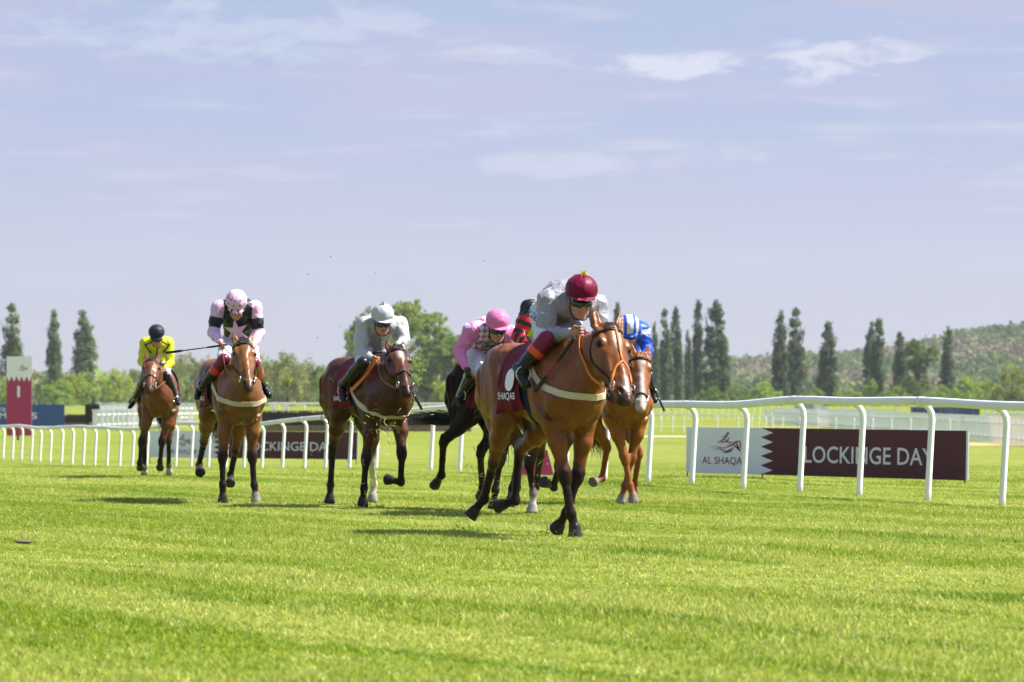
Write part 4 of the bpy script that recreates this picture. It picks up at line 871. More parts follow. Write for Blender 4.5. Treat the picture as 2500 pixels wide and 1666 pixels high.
# ------------------------------------------------------------------ ground, grass
def tz(x, y):
    z = np.interp(y, [0, 60, 70, 78, 88, 98, 107, 124, 150, 200, 600, 1500, 9000], [0, 0, -.03, -.11, -.26, -.42, -.54, -.77, -.88, -1.0, -1.05, -1.1, -1.1])
    return z + .012 * np.sin(x * 1.9 + y * .8) * np.sin(y * 1.1 - x * .35) * np.clip((75 - y) / 20, 0, 1)
TZ = lambda x, y: float(tz(np.float64(x), np.float64(y)))
def grass_colour(nt, near=True):
    """world-position driven turf colour: bands along the course, dry clippings, lush patches"""
    N = nt.nodes.new; LK = nt.links.new; g = N('ShaderNodeNewGeometry')
    def noise(scale, rot, detail, lo, hi):
        mp = N('ShaderNodeMapping'); mp.vector_type = 'TEXTURE'; mp.inputs['Rotation'].default_value = (0, 0, math.radians(rot)); mp.inputs['Scale'].default_value = scale; LK(g.outputs['Position'], mp.inputs[0])
        n = N('ShaderNodeTexNoise'); n.inputs['Scale'].default_value = 1; n.inputs['Detail'].default_value = detail; n.inputs['Roughness'].default_value = .6; LK(mp.outputs[0], n.inputs[0])
        m = N('ShaderNodeMapRange'); m.interpolation_type = 'SMOOTHSTEP'; LK(n.outputs[0], m.inputs[0]); m.inputs[1].default_value = lo; m.inputs[2].default_value = hi; return m.outputs[0]
    def mix(f, a, b):
        q = N('ShaderNodeMix'); q.data_type = 'RGBA'; LK(f, q.inputs[0])
        for s, v in ((6, a), (7, b)):
            if isinstance(v, tuple): q.inputs[s].default_value = (*v, 1)
            else: LK(v, q.inputs[s])
        return q.outputs[2]
    c = mix(noise((16, 1.15, 1), -64, 4, .38, .60), GR_A, GR_B)
    c = mix(noise((9, .6, 1), -62, 5, .54, .66), c, GR_C)
    c = mix(noise((.8, .35, 1), -64, 4, .56, .72), c, GR_D)
    c = mix(noise((70, 22, 1), -40, 3, .45, .68), c, mix(noise((.5, .5, .5), 0, 3, .3, .7), GR_A, GR_D))
    return c
GR_A = (.235, .315, .020); GR_B = (.375, .42, .078); GR_C = (.155, .25, .010); GR_D = (.47, .48, .14)
def turf_material(name, blades):
    m = bpy.data.materials.new(name); m.use_nodes = True; nt = m.node_tree; N = nt.nodes.new; LK = nt.links.new; b = nt.nodes['Principled BSDF']
    b.inputs['Roughness'].default_value = .45 if blades else .95; b.inputs['Specular IOR Level'].default_value = .35 if blades else .05
    c = grass_colour(nt)
    if blades:
        a = N('ShaderNodeAttribute'); a.attribute_name = 'Col'; mu = N('ShaderNodeMix'); mu.data_type = 'RGBA'; mu.blend_type = 'MULTIPLY'; mu.inputs[0].default_value = 1; LK(c, mu.inputs[6]); LK(a.outputs['Color'], mu.inputs[7])
        LK(mu.outputs[2], b.inputs['Base Color']); t = N('ShaderNodeBsdfTranslucent'); LK(mu.outputs[2], t.inputs[0]); ms = N('ShaderNodeMixShader'); ms.inputs[0].default_value = .45
        LK(b.outputs[0], ms.inputs[1]); LK(t.outputs[0], ms.inputs[2]); LK(ms.outputs[0], nt.nodes['Material Output'].inputs[0])
    else:
        n = N('ShaderNodeTexNoise'); n.inputs['Scale'].default_value = 2.2; n.inputs['Detail'].default_value = 9; n.inputs['Roughness'].default_value = .75; g = N('ShaderNodeNewGeometry'); LK(g.outputs['Position'], n.inputs[0])
        mr = N('ShaderNodeMapRange'); LK(n.outputs[0], mr.inputs[0]); mr.inputs[1].default_value = .3; mr.inputs[2].default_value = .7; mr.inputs[3].default_value = .36; mr.inputs[4].default_value = .66
        v = N('ShaderNodeVectorMath'); v.operation = 'SCALE'; LK(c, v.inputs[0]); LK(mr.outputs[0], v.inputs['Scale']); LK(v.outputs[0], b.inputs['Base Color'])
        bp = N('ShaderNodeBump'); bp.inputs['Strength'].default_value = .5; bp.inputs['Distance'].default_value = .05; LK(n.outputs[0], bp.inputs['Height']); LK(bp.outputs[0], b.inputs['Normal'])
    return m
ys = np.concatenate([np.arange(-20, 8, 4), np.arange(8, 80, .5), np.arange(80, 160, 2), np.arange(160, 600, 20), np.geomspace(600, 9000, 40)])
xs = np.concatenate([-np.geomspace(4000, 42, 24), np.arange(-40, 40.1, .8), np.geomspace(42, 4000, 24)])
XX, YY = np.meshgrid(xs, ys); ZZ = tz(XX, YY); nx = len(xs); ny = len(ys); I = np.arange(nx * ny).reshape(ny, nx)
gq = np.stack([I[:-1, :-1], I[:-1, 1:], I[1:, 1:], I[1:, :-1]], -1).reshape(-1, 4)
g0 = mesh_np('ground', np.stack([XX, YY, ZZ], -1).reshape(-1, 3), gq, turf_material('turf_ground', False)); tag(g0, kind='structure')

blade_mat = turf_material('grass_blades', True); gcol = bpy.data.collections.new('grass_patches')
def patch(seed, nb, size, hmul):
    r = np.random.RandomState(seed); V = []; F = []; C = []
    for i in range(nb):
        x, y = r.uniform(-size / 2, size / 2, 2); h = hmul * r.uniform(.022, .048) * (1.35 if r.rand() < .07 else 1); w = r.uniform(.0022, .0042); a = r.uniform(0, 6.28); l = r.uniform(.2, 1.1) * h; b = r.uniform(0, 6.28)
        dx, dy = math.cos(a) * w, math.sin(a) * w; lx, ly = math.cos(b) * l, math.sin(b) * l; n = len(V)
        V += [(x - dx, y - dy, -.01), (x + dx, y + dy, -.01), (x + dx * .8 + lx * .4, y + dy * .8 + ly * .4, h * .62), (x - dx * .8 + lx * .4, y - dy * .8 + ly * .4, h * .62), (x + lx, y + ly, h)]
        F += [(n, n + 1, n + 2, n + 3), (n + 3, n + 2, n + 4)]
        t = r.rand(); c = (1, 1, 1) if t < .6 else ((.75, .92, .6) if t < .82 else ((1.5, 1.3, 1.7) if t < .965 else (2.2, 1.9, 3.4))); q = r.uniform(.75, 1.2); C += [tuple(min(v * q, 4) for v in c)] * 5
    me = bpy.data.meshes.new('grass_patch'); me.from_pydata(V, [], F); a = me.color_attributes.new('Col', 'FLOAT_COLOR', 'POINT'); cc = np.ones((len(V), 4), np.float32); cc[:, :3] = C; a.data.foreach_set('color', cc.ravel())
    me.materials.append(blade_mat); o = bpy.data.objects.new('grass_patch', me); gcol.objects.link(o)
for s_ in range(5): patch(s_, 620, .56, 1.0)
def grass():
    r = np.random.RandomState(3); P = []; S = []
    y = 15.5
    while y < 128:
        st = .5 if y < 60 else .62; hw = y * .1137 + (4.6 if y < 60 else 2.5); x = -hw
        while x < hw:
            jx, jy = x + r.uniform(-.1, .1), y + r.uniform(-.1, .1); P.append((jx, jy, TZ(jx, jy))); 
            n = .5 + .5 * math.sin(jx * .9 + 3 * math.sin(jy * .23)) * math.sin(jy * .55 + jx * .3); S.append((st / .5) * r.uniform(.92, 1.1)); x += st
        y += st
    P = np.array(P); me = bpy.data.meshes.new('grass'); me.vertices.add(len(P)); me.vertices.foreach_set('co', P.astype(np.float32).ravel())
    n3 = np.array([mnoise.noise(Vector((p[0] * .5, p[1] * .22, 0))) for p in P])
    a = me.attributes.new('sc', 'FLOAT_VECTOR', 'POINT'); S = np.array(S); v = np.stack([S, S, S * np.clip(.85 + .9 * n3, .5, 1.5) * np.interp(P[:, 1], [45, 75], [1, .7])], 1).astype(np.float32); a.data.foreach_set('vector', v.ravel())
    me.update(); o = bpy.data.objects.new('grass', me); link(o); me.materials.append(blade_mat)
    ng = bpy.data.node_groups.new('grass_scatter', 'GeometryNodeTree'); ng.interface.new_socket('Geometry', in_out='INPUT', socket_type='NodeSocketGeometry'); ng.interface.new_socket('Geometry', in_out='OUTPUT', socket_type='NodeSocketGeometry')
    N = ng.nodes.new; LK = ng.links.new; gi = N('NodeGroupInput'); go = N('NodeGroupOutput'); ip = N('GeometryNodeInstanceOnPoints'); ci = N('GeometryNodeCollectionInfo'); ci.inputs[0].default_value = gcol; ci.inputs[1].default_value = True; ci.inputs[2].default_value = True
    LK(gi.outputs[0], ip.inputs['Points']); LK(ci.outputs[0], ip.inputs['Instance']); ip.inputs['Pick Instance'].default_value = True
    ri = N('FunctionNodeRandomValue'); ri.data_type = 'INT'; ri.inputs[4].default_value = 0; ri.inputs[5].default_value = 4; LK(ri.outputs[2], ip.inputs['Instance Index'])
    rr = N('FunctionNodeRandomValue'); rr.data_type = 'FLOAT'; rr.inputs[2].default_value = 0; rr.inputs[3].default_value = 6.283; rr.inputs[8].default_value = 7; cx = N('ShaderNodeCombineXYZ'); LK(rr.outputs[1], cx.inputs[2]); LK(cx.outputs[0], ip.inputs['Rotation'])
    at = N('GeometryNodeInputNamedAttribute'); at.data_type = 'FLOAT_VECTOR'; at.inputs[0].default_value = 'sc'; LK(at.outputs[0], ip.inputs['Scale']); LK(ip.outputs[0], go.inputs[0])
    m = o.modifiers.new('scatter', 'NODES'); m.node_group = ng; tag(o, 'short sunlit racecourse turf of fine green and straw blades', 'grass', kind='stuff')
grass(); print('grass', round(time.time() - T0, 1))
sand = mat('pale_sand', (.50, .36, .20), rough=.95, noise=.2, nscale=3)
def strip(name, pts, w, m, lift=.02):
    V = []; F = []
    for i, (x, y) in enumerate(pts): V += [(x, y - w / 2, TZ(x, y) + lift), (x, y + w / 2, TZ(x, y) + lift)]
    for i in range(len(pts) - 1): F.append((2 * i, 2 * i + 2, 2 * i + 3, 2 * i + 1))
    o = mesh_np(name, np.array(V), F, m, smooth=False); tag(o, kind='structure'); return o
strip('path', [(x, 246 + .6 * math.sin(x)) for x in np.arange(5, 11.2, .6)], 9, sand, .03)
strip('path', [(x, 330 + 2 * math.sin(x * .2)) for x in np.arange(-60, 60, 3)], 9, mat('dry_track', (.30, .27, .12), rough=.95, noise=.2, nscale=2), .02)
strip('path', [(x, 205 + 3 * math.sin(x * .1)) for x in np.arange(17, 40, 2)], 16, mat('worn_turf', (.33, .27, .09), rough=.95, noise=.3, nscale=1.5), .02)
# divots
def divot(label, x, y, s, m):
    r = random.Random(int(x * 10)); b = bmesh.new(); bmesh.ops.create_icosphere(b, subdivisions=2, radius=s)
    for v in b.verts: v.co *= r.uniform(.7, 1.25); v.co.z *= .18
    V = np.array([v.co[:] for v in b.verts]) + (x, y, TZ(x, y) + .035); F = [tuple(v.index for v in f.verts) for f in b.faces]; b.free(); o = mesh_np('turf_divot', V, F, m, loc=(x, y, TZ(x, y))); tag(o, label, 'divot')
soil = mat('dark_soil', (.10, .085, .045), rough=.95, noise=.4, nscale=60)
divot('torn brown divot lying in the turf near the left edge', -3.86, 35.6, .09, soil)
# ------------------------------------------------------------------ running rail
RAILW = mat('white_plastic', (.74, .75, .73), rough=.45, spec=.2, noise=.04, nscale=3); POSTW = mat('white_post', (.82, .82, .80), rough=.5, spec=.2)
posts = [9, 32, 54, 78, 99.5, 124, 152, 178, 205, 233, 263, 294, 325, 360, 395, 431, 469, 511, 554, 598, 642, 692, 746, 797, 856, 921, 985, 1055, 1126, 1208, 1290, 1385, 1481, 1587, 1694, 1820, 1958, 2103, 2271, 2453, 2655]
kx = [-30, 9, 205, 431, 642, 797, 1051, 1208, 1481, 1694, 1820, 1958, 2103, 2271, 2453, 2655]; kd = [151, 147, 127, 115, 106, 97, 79, 73.2, 64, 60, 57.6, 55.3, 53, 50.8, 48.8, 46.9]
def gooseneck(P, out, h, r=.036, sc_=1.0, n=8):
    mb = MB(); pr = [(-.03, -.05), (-.022, .10), (-.005, .45), (.012, .78), (.020, .90), (.012, .98), (-.022, 1.045), (-.08, 1.078)]; mb.tube([P + out * a * 1.1 + UP * (b * h / 1.085) for a, b in pr], [r] * 7 + [r * .9], n); return mb
def rail_fence():
    W = []
    for px in posts:
        d = float(np.interp(px, kx, kd)); x = (px - CX) / FPX * d; W.append(np.array([x, d, TZ(x, d)]))
    root = bpy.data.objects.new('running_rail', None); link(root); root.location = tuple(W[20]); tag(root, 'near white plastic running rail curving across the whole track', 'rail fence')
    r = random.Random(4); tops = []; outs = []
    for i, p in enumerate(W):
        t = unit(W[min(i + 1, len(W) - 1)] - W[max(i - 1, 0)]); out = unit(np.array([t[1], -t[0], 0])); out = out if out[0] > 0 else -out; out = unit(out + np.array([1.2, 0, 0])); outs.append(out)
        tops.append(p - out * .11 + UP * (1.085 + r.uniform(-.028, .028) + .03 * math.sin(i * .9)))
    for i, p in enumerate(W): gooseneck(p, outs[i], tops[i][2] - p[2] - .01).build('post', POSTW, root, smooth=True)
    C = catmull(np.array(tops), 4); step = 8
    for a in range(0, len(C) - 1, step):
        seg = C[a:a + step + 1]
        if len(seg) < 2: continue
        mb = MB(); sd_ = .0; mb.tube([p + UP * .012 for p in seg], .050, 14, flat=(.85, 1)); 
        mb.tube([seg[0] + UP * .012 - unit(seg[1] - seg[0]) * .06, seg[0] + UP * .012 + unit(seg[1] - seg[0]) * .10], .053, 14, flat=(.85, 1)); mb.build('rail', RAILW, root, smooth=True)
rail_fence()
def simple_rail(label, pts, h=1.1, r=.035, goose=True, sp=2.4, group=None, two=False, sq=False, railr=.05, name='running_rail', cat='rail fence', maxn=95, pw=.15):
    """pts: (x, y) polyline"""
    pts = [np.array([x, y]) for x, y in pts]; L = [0]
    for a, b in zip(pts, pts[1:]): L.append(L[-1] + np.linalg.norm(b - a))
    n = min(maxn, max(2, int(L[-1] / sp) + 1)); root = bpy.data.objects.new(name, None); link(root); x0, y0 = pts[0]; root.location = (x0, y0, TZ(x0, y0)); tag(root, label, cat, group)
    Q = [];
    for i in range(n):
        s_ = L[-1] * i / (n - 1); x = float(np.interp(s_, L, [p[0] for p in pts])); y = float(np.interp(s_, L, [p[1] for p in pts])); Q.append(np.array([x, y, TZ(x, y)]))
    t = unit(Q[-1] - Q[0]); out = np.array([abs(t[1]), -abs(t[0]) * 0, 0]); out = unit(out + np.array([.3, 0, 0]))
    m0 = None
    for i, p in enumerate(Q):
        if m0 is None:
            mb = MB() if sq else gooseneck(p, out, h, r, n=5)
            if sq: mb.box(p + UP * (h / 2), (pw, .13, h), 0); mb.box(p + UP * (h + .05), (pw * 1.35, .17, .08), 0)
            m0 = mb.build('post', POSTW, root, smooth=not sq); p0 = p
        else:
            c = m0.copy(); link(c, root); c.location = tuple(p - p0)
    for hh in ([h * .78, h * .22] if two else [h]):
        mb = MB(); mb.tube([p + UP * hh - (0 if sq else 1) * out * .03 - (np.array([0, .08, 0]) if sq else 0) for p in Q], railr, 6, flat=(.6 if sq else .9, 1)); mb.build('rail', RAILW, root, smooth=not sq)
def X(px, d): return (px - CX) / FPX * d
simple_rail('thin curved white rail beyond the right banner', [(X(1560, 275), 275), (X(1700, 265), 265), (X(1800, 262), 262), (X(1900, 250), 250), (X(2520, 225), 225)], 1.12, .035, True, 2.0, railr=.04)
simple_rail('white paddock fence with square capped posts running to the right edge', [(X(1890, 380), 380), (X(2150, 285), 285), (X(2330, 236), 236), (X(2530, 196), 196)], 1.2, sq=True, sp=1.75, two=True, railr=.055, name='paddock_fence', cat='fence', pw=.22)
simple_rail('short white paddock fence section behind the rightmost rail post', [(X(2408, 265), 265), (X(2560, 262), 262)], 1.5, sq=True, sp=.45, two=True, railr=.05, name='paddock_fence', cat='fence')
simple_rail('farthest white double fence crossing behind the maroon banner', [(X(1870, 420), 420), (X(2188, 415), 415)], 1.3, sq=True, sp=2.2, two=True, railr=.06, pw=.3, name='paddock_fence', cat='fence')
simple_rail('second farthest white fence crossing behind the maroon banner', [(X(1880, 350), 350), (X(2150, 345), 345)], 1.0, sq=True, sp=2.0, two=True, railr=.05, pw=.28, name='paddock_fence', cat='fence')
simple_rail('white hurdle wing rail ending at the dark brush post on the left', [(X(228, 330), 330), (X(300, 380), 380), (X(470, 420), 420)], 1.5, sq=True, sp=2.6, two=True, railr=.05, pw=.34, name='course_fence', cat='fence')
simple_rail('densely posted white fence left of the second horse', [(X(232, 312), 312), (X(330, 330), 330), (X(620, 345), 345)], 1.25, sq=True, sp=2.3, two=True, railr=.04, pw=.34, name='course_fence', cat='fence')
simple_rail('long low white rail in front of the left brush fence', [(X(240, 360), 360), (X(640, 356), 356), (X(700, 350), 350)], 1.7, sq=True, sp=3.1, railr=.05, pw=.30, name='course_fence', cat='fence')
simple_rail('white rail crossing behind the middle brush fence', [(X(620, 330), 330), (X(1130, 318), 318)], 1.72, sq=False, sp=2.2, railr=.085, name='running_rail', cat='rail fence')
simple_rail('white rail running far behind the silver jockey horse', [(X(1000, 380), 380), (X(1250, 376), 376), (X(1600, 400), 400), (X(1900, 440), 440)], 1.6, sq=False, sp=2.2, railr=.07, name='running_rail', cat='rail fence')
# brush fences
BRUSH = mat('birch_brush', (.055, .035, .026), rough=.95, noise=.5, nscale=14); EARTH = mat('board_brown', (.20, .14, .09), rough=.9, noise=.2, nscale=6)
def brush_fence(label, px0, px1, d0_, d1_, h, tall=None):
    a = np.array([X(px0, d0_), d0_, 0]); b = np.array([X(px1, d1_), d1_, 0]); a[2] = TZ(a[0], a[1]); b[2] = TZ(b[0], b[1]); root = bpy.data.objects.new('brush_fence', None); link(root); root.location = tuple(a); tag(root, label, 'brush fence')
    r = random.Random(int(px0)); mb = MB(); L_ = np.linalg.norm(b - a); u = (b - a) / L_; n = int(L_ * 90)
    for i in range(n):
        t = r.random() * L_; w = r.uniform(-.35, .35); p = a + u * t + np.array([0, w, 0]); hh = h * r.uniform(.93, 1.03) ; q = p + UP * hh + np.array([r.uniform(-.06, .06), r.uniform(-.05, .12), 0]); mb.tube([p + UP * .1, q], [.03, .012], 3)
    mb.box((a + b) / 2 + UP * (h * .45), (L_, .5, h * .9), math.atan2(u[1], u[0])); mb.build('brush', BRUSH, root)
    mb = MB(); mb.box((a + b) / 2 + UP * .2 + np.array([0, -.5, 0]), (L_, .12, .36), math.atan2(u[1], u[0])); mb.build('takeoff_board', EARTH, root)
    if tall:
        mb = MB()
        for i in range(260): x_ = r.uniform(-.45, .45); p = b + np.array([x_, r.uniform(-.3, .3), 0]); mb.tube([p, p + UP * tall * r.uniform(.9, 1.05) + np.array([r.uniform(-.05, .15), 0, 0])], [.04, .02], 3)
        mb.build('wing', BRUSH, root)
brush_fence('low dark brush fence with a taller end post beside the navy board', 160, 224, 325, 323, .95, 1.65)
brush_fence('long dark brush fence behind the second and third horses', 640, 1150, 290, 288, 1.32)
# ------------------------------------------------------------------ boards
WBOARD = mat('white_board', (.66, .67, .70), rough=.6, spec=.2); MBOARD = mat('maroon_board', (.092, .034, .038), rough=.7, spec=.12, noise=.12, nscale=40); WTXT = mat('board_lettering', (.62, .60, .64), rough=.7); MTXT = mat('maroon_print', (.17, .015, .035), rough=.7); STAKE = mat('dark_stake', (.03, .03, .03), rough=.6)
def quad_panel(name, A, ux, uy, x0, x1, y0, y1, lift, m, parent, poly=None, th=None):
    nrm = np.cross(ux, uy); pts = poly or [(x0, y0), (x1, y0), (x1, y1), (x0, y1)]
    V = [A + ux * x + uy * y + nrm * lift for x, y in pts]; n = len(pts); F = [tuple(range(n))]
    if th: V += [A + ux * x + uy * y + nrm * (lift - th) for x, y in pts]; F += [tuple(range(2 * n - 1, n - 1, -1))] + [(i, i + n, (i + 1) % n + n, (i + 1) % n) for i in range(n)]
    return mesh_np(name, np.array(V), F, m, parent, smooth=False)
def board_text(s, A, ux, uy, x0, x1, y0, hgt, lift, m, parent, bold=0.0, name='lettering'):
    V2, F2 = text_mesh(s, hgt, bold); w = V2[:, 0].max() - V2[:, 0].min(); V2 = (V2 - np.array([V2[:, 0].min(), 0])) * np.array([(x1 - x0) / w, 1]); n = np.cross(ux, uy)
    return mesh_np(name, np.array([A + ux * (x0 + x) + uy * (y0 + y) + n * lift for x, y in V2]), F2, m, parent, smooth=False)
def emblem(A, ux, uy, cx, cy, w, lift, m, parent, ys=.62):
    """flowing galloping horse and rider mark made of tapered strokes"""
    S_ = [([(-.50, -.02), (-.25, .0), (0, -.05), (.22, .08), (.36, .18)], .035), ([(-.38, -.12), (-.15, -.10), (.05, -.20), (.20, -.10), (.34, .05)], .05), ([(-.12, -.24), (.05, -.26), (.18, -.20), (.27, -.08)], .045), ([(.02, .05), (.2, .10), (.36, .20), (.48, .30)], .04), ([(.05, .16), (.22, .20), (.38, .27), (.49, .31)], .03),
          ([(.34, .22), (.40, .08), (.45, -.10), (.50, -.20)], .06), ([(.24, .12), (.34, .04), (.42, -.08), (.48, -.16)], .05), ([(.47, .30), (.48, .14), (.50, -.05)], .03), ([(-.20, .24), (-.08, .30), (.02, .42), (.10, .62)], .055), ([(-.26, .20), (-.05, .22), (.08, .30), (.14, .46)], .05), ([(-.12, .44), (.0, .50), (.08, .60)], .03), ([(.04, .58), (.10, .66), (.15, .60)], .05), ([(.0, .24), (.12, .24), (.2, .20)], .04)]
    V = []; F = []; n = np.cross(ux, uy)
    for P, wd in S_:
        C = catmull(np.array(P), 5); k0 = len(V)
        for i, p in enumerate(C):
            t = C[min(i + 1, len(C) - 1)] - C[max(i - 1, 0)]; t = t / np.linalg.norm(t); nn = np.array([-t[1], t[0]]); ww = wd * math.sin(math.pi * (i + .3) / (len(C) - .4)) * .5 + .002
            for s_ in (1, -1): q = p + nn * ww * s_; V.append(A + ux * (cx + q[0] * w) + uy * (cy + q[1] * w * ys) + n * lift)
        F += [(k0 + 2 * i, k0 + 2 * i + 1, k0 + 2 * i + 3, k0 + 2 * i + 2) for i in range(len(C) - 1)]
    return mesh_np('emblem', np.array(V), F, m, parent, smooth=False)
def banner(label, p0, p1, b0, b1, hgt, whitefrac, teeth, txt, alt, emb, tilt=.04, tooth=.25):
    A = np.array([X(p0, b0[0]), b0[0], CAMH - (b0[1] - HY) / FPX * b0[0]]); B = np.array([X(p1, b1[0]), b1[0], CAMH - (b1[1] - HY) / FPX * b1[0]]); Wd = np.linalg.norm(B - A); ux = (B - A) / Wd; uy = unit(UP + np.array([0, tilt, 0]) + ux * .03); uy = unit(uy - 0 * ux)
    fx = lambda p: (p - p0) / (p1 - p0) * Wd
    txt = (fx(txt[0]), fx(txt[1])) + tuple(txt[2:]); alt = (fx(alt[0]), fx(alt[1])) + tuple(alt[2:]); emb = (fx(emb[0]), emb[1], emb[2] * Wd / ((p1 - p0) * b0[0] / FPX))
    root = bpy.data.objects.new('advertising_banner', None); link(root); root.location = tuple(A); tag(root, label, 'banner')
    wf = whitefrac * Wd; tw = tooth; 
    zig = [(wf - (tw if i % 2 == 0 else 0) + tw * .5, hgt * i / (2 * teeth)) for i in range(2 * teeth + 1)]
    quad_panel('backing', A, ux, uy, 0, Wd, 0, hgt, -.004, mat('banner_back', (.4, .4, .42), rough=.7), root, th=.03)
    quad_panel('white_panel', A, ux, uy, 0, 0, 0, 0, .002, WBOARD, root, [(0, 0)] + zig + [(0, hgt)])
    quad_panel('maroon_panel', A, ux, uy, 0, 0, 0, 0, .002, MBOARD, root, [(Wd - .02, 0), (Wd - .02, hgt)] + zig[::-1])
    quad_panel('edge_strip', A, ux, uy, Wd - .018, Wd + .02, 0, hgt, .002, WBOARD, root)
    board_text('LOCKINGE DAY', A, ux, uy, *txt, .006, WTXT, root, .012); board_text('AL SHAQAB', A, ux, uy, *alt, .006, MTXT, root); emblem(A, ux, uy, *emb, .006, MTXT, root, .62 * (p1 - p0) * b0[0] / FPX / Wd)
    for f in (.005, .29, .645, .995):
        mb = MB(); c = A + ux * Wd * f; g = TZ(c[0], c[1]); mb.tube([c + np.array([0, .05, .1]), np.array([c[0], c[1] + .05, g - .05])], .012, 5); mb.build('stake', STAKE, root)
banner('large maroon and white banner on the right behind the near rail', 1675, 2360, (65.8, 1154), (60.2, 1173.5), .665, .305, 5, (1979, 2286, .19, .232), (1718, 1834, .138, .105), (1776, .385, .50), tooth=.30)
banner('smaller maroon and white banner partly hidden behind the left horses', 363, 872, (137, 1116.5), (131, 1122.5), .80, .335, 5, (603, 820, .24, .26), (419, 484, .12, .13), (446, .46, .56), tooth=.26)
# upright distance marker with number
def marker():
    d = 228.0; x0, x1 = X(16, d), X(77, d); g = TZ(x0, d); top = CAMH - (870.5 - HY) / FPX * d; bot = CAMH - (1064 - HY) / FPX * d; A = np.array([x0, d, bot]); ux = unit(np.array([1, .06, 0])); uy = UP; w = x1 - x0; hh = top - bot
    root = bpy.data.objects.new('distance_marker', None); link(root); root.location = (x0 + w / 2, d, g); tag(root, 'tall maroon and white distance marker board showing the number 1', 'marker board')
    quad_panel('board', A, ux, uy, 0, w, 0, hh, -.006, mat('marker_side', (.25, .10, .13), rough=.6), root, th=.25)
    MR = mat('marker_maroon', (.33, .022, .085), rough=.5); WB = mat('marker_white', (.72, .72, .70), rough=.6)
    zy = hh * .715; pts = []
    for i in range(11): pts.append((w * i / 10, zy - (.0 if i % 2 == 0 else -.0) + (.14 if i % 2 == 0 else -.14) * 1.0))
    quad_panel('maroon_panel', A, ux, uy, 0, 0, 0, 0, .002, MR, root, [(0, 0), (w, 0)] + pts[::-1]); quad_panel('white_panel', A, ux, uy, 0, 0, 0, 0, .002, WB, root, pts + [(w, hh), (0, hh)])
    board_text('1', A, ux, uy, w * .43, w * .53, hh * .49, hh * .135, .012, WB, root, .04); emblem(A, ux, uy, w * .62, hh * .84, w * .42, .01, MTXT, root)
    mb = MB(); mb.tube([np.array([x0 + w * .45, d + .1, bot + .3]), np.array([x0 + w * .45, d + .1, g - .1])], .06, 6); mb.build('stake', STAKE, root)
marker()
def navy_board():
    d = 312.0; x0, x1 = X(-60, d), X(157.5, d); bot = CAMH - (1041 - HY) / FPX * d; top = CAMH - (988 - HY) / FPX * d; A = np.array([x0, d, bot]); ux = np.array([1., 0, 0]); root = bpy.data.objects.new('sponsor_board', None); link(root); root.location = (x0, d, TZ(x0, d)); tag(root, 'navy blue sponsor board behind the tall marker at the left edge', 'board')
    quad_panel('panel', A, ux, UP, 0, x1 - x0, 0, top - bot, 0, mat('navy_board', (.032, .085, .24), rough=.55), root, th=.08)
    s_ = d / FPX; o_ = lambda px: (px + 60) * s_; by = lambda y: (1041 - y) * s_
    for t, a, b, y, hh in (('TE', -6, 14, 1005, 9), ('M', -1, 15, 1022, 14), ('S', 76, 91, 1023, 15), ('RS', 92, 118, 1023, 0)):
        if hh: board_text(t, A, ux, UP, o_(a), o_(b), by(y), hh * s_, .01, WHITE, root, .02)
    for f in (.05, .35, .65, .97):
        mb = MB(); c = A + ux * (x1 - x0) * f; mb.tube([c + np.array([0, .1, .5]), np.array([c[0], d + .1, TZ(c[0], d) - .1])], .04, 5); mb.build('post', STAKE, root)
navy_board()
def low_marker():
    d = 67.5; A = np.array([X(1268, d), d, CAMH - (1161 - HY) / FPX * d]); s_ = d / FPX; root = bpy.data.objects.new('marker_board', None); link(root); root.location = (A[0], A[1], TZ(A[0], A[1])); tag(root, 'low pink maroon marker board seen between the legs of the leader', 'marker board')
    quad_panel('panel', A, np.array([1., 0, 0]), unit(np.array([0, .05, 1])), 0, 0, 0, 0, 0, mat('pink_maroon', (.42, .03, .11), rough=.5), root, [(0, 0), (84 * s_, 0), (68 * s_, 62 * s_), (26 * s_, 62 * s_)], th=.04)
    mb = MB(); mb.tube([A + np.array([.1, .05, .1]), np.array([A[0] + .1, d + .05, TZ(A[0], d) - .05])], .012, 5); mb.tube([A + np.array([.42, .05, .1]), np.array([A[0] + .42, d + .05, TZ(A[0], d) - .05])], .012, 5); mb.build('stake', STAKE, root)
low_marker()
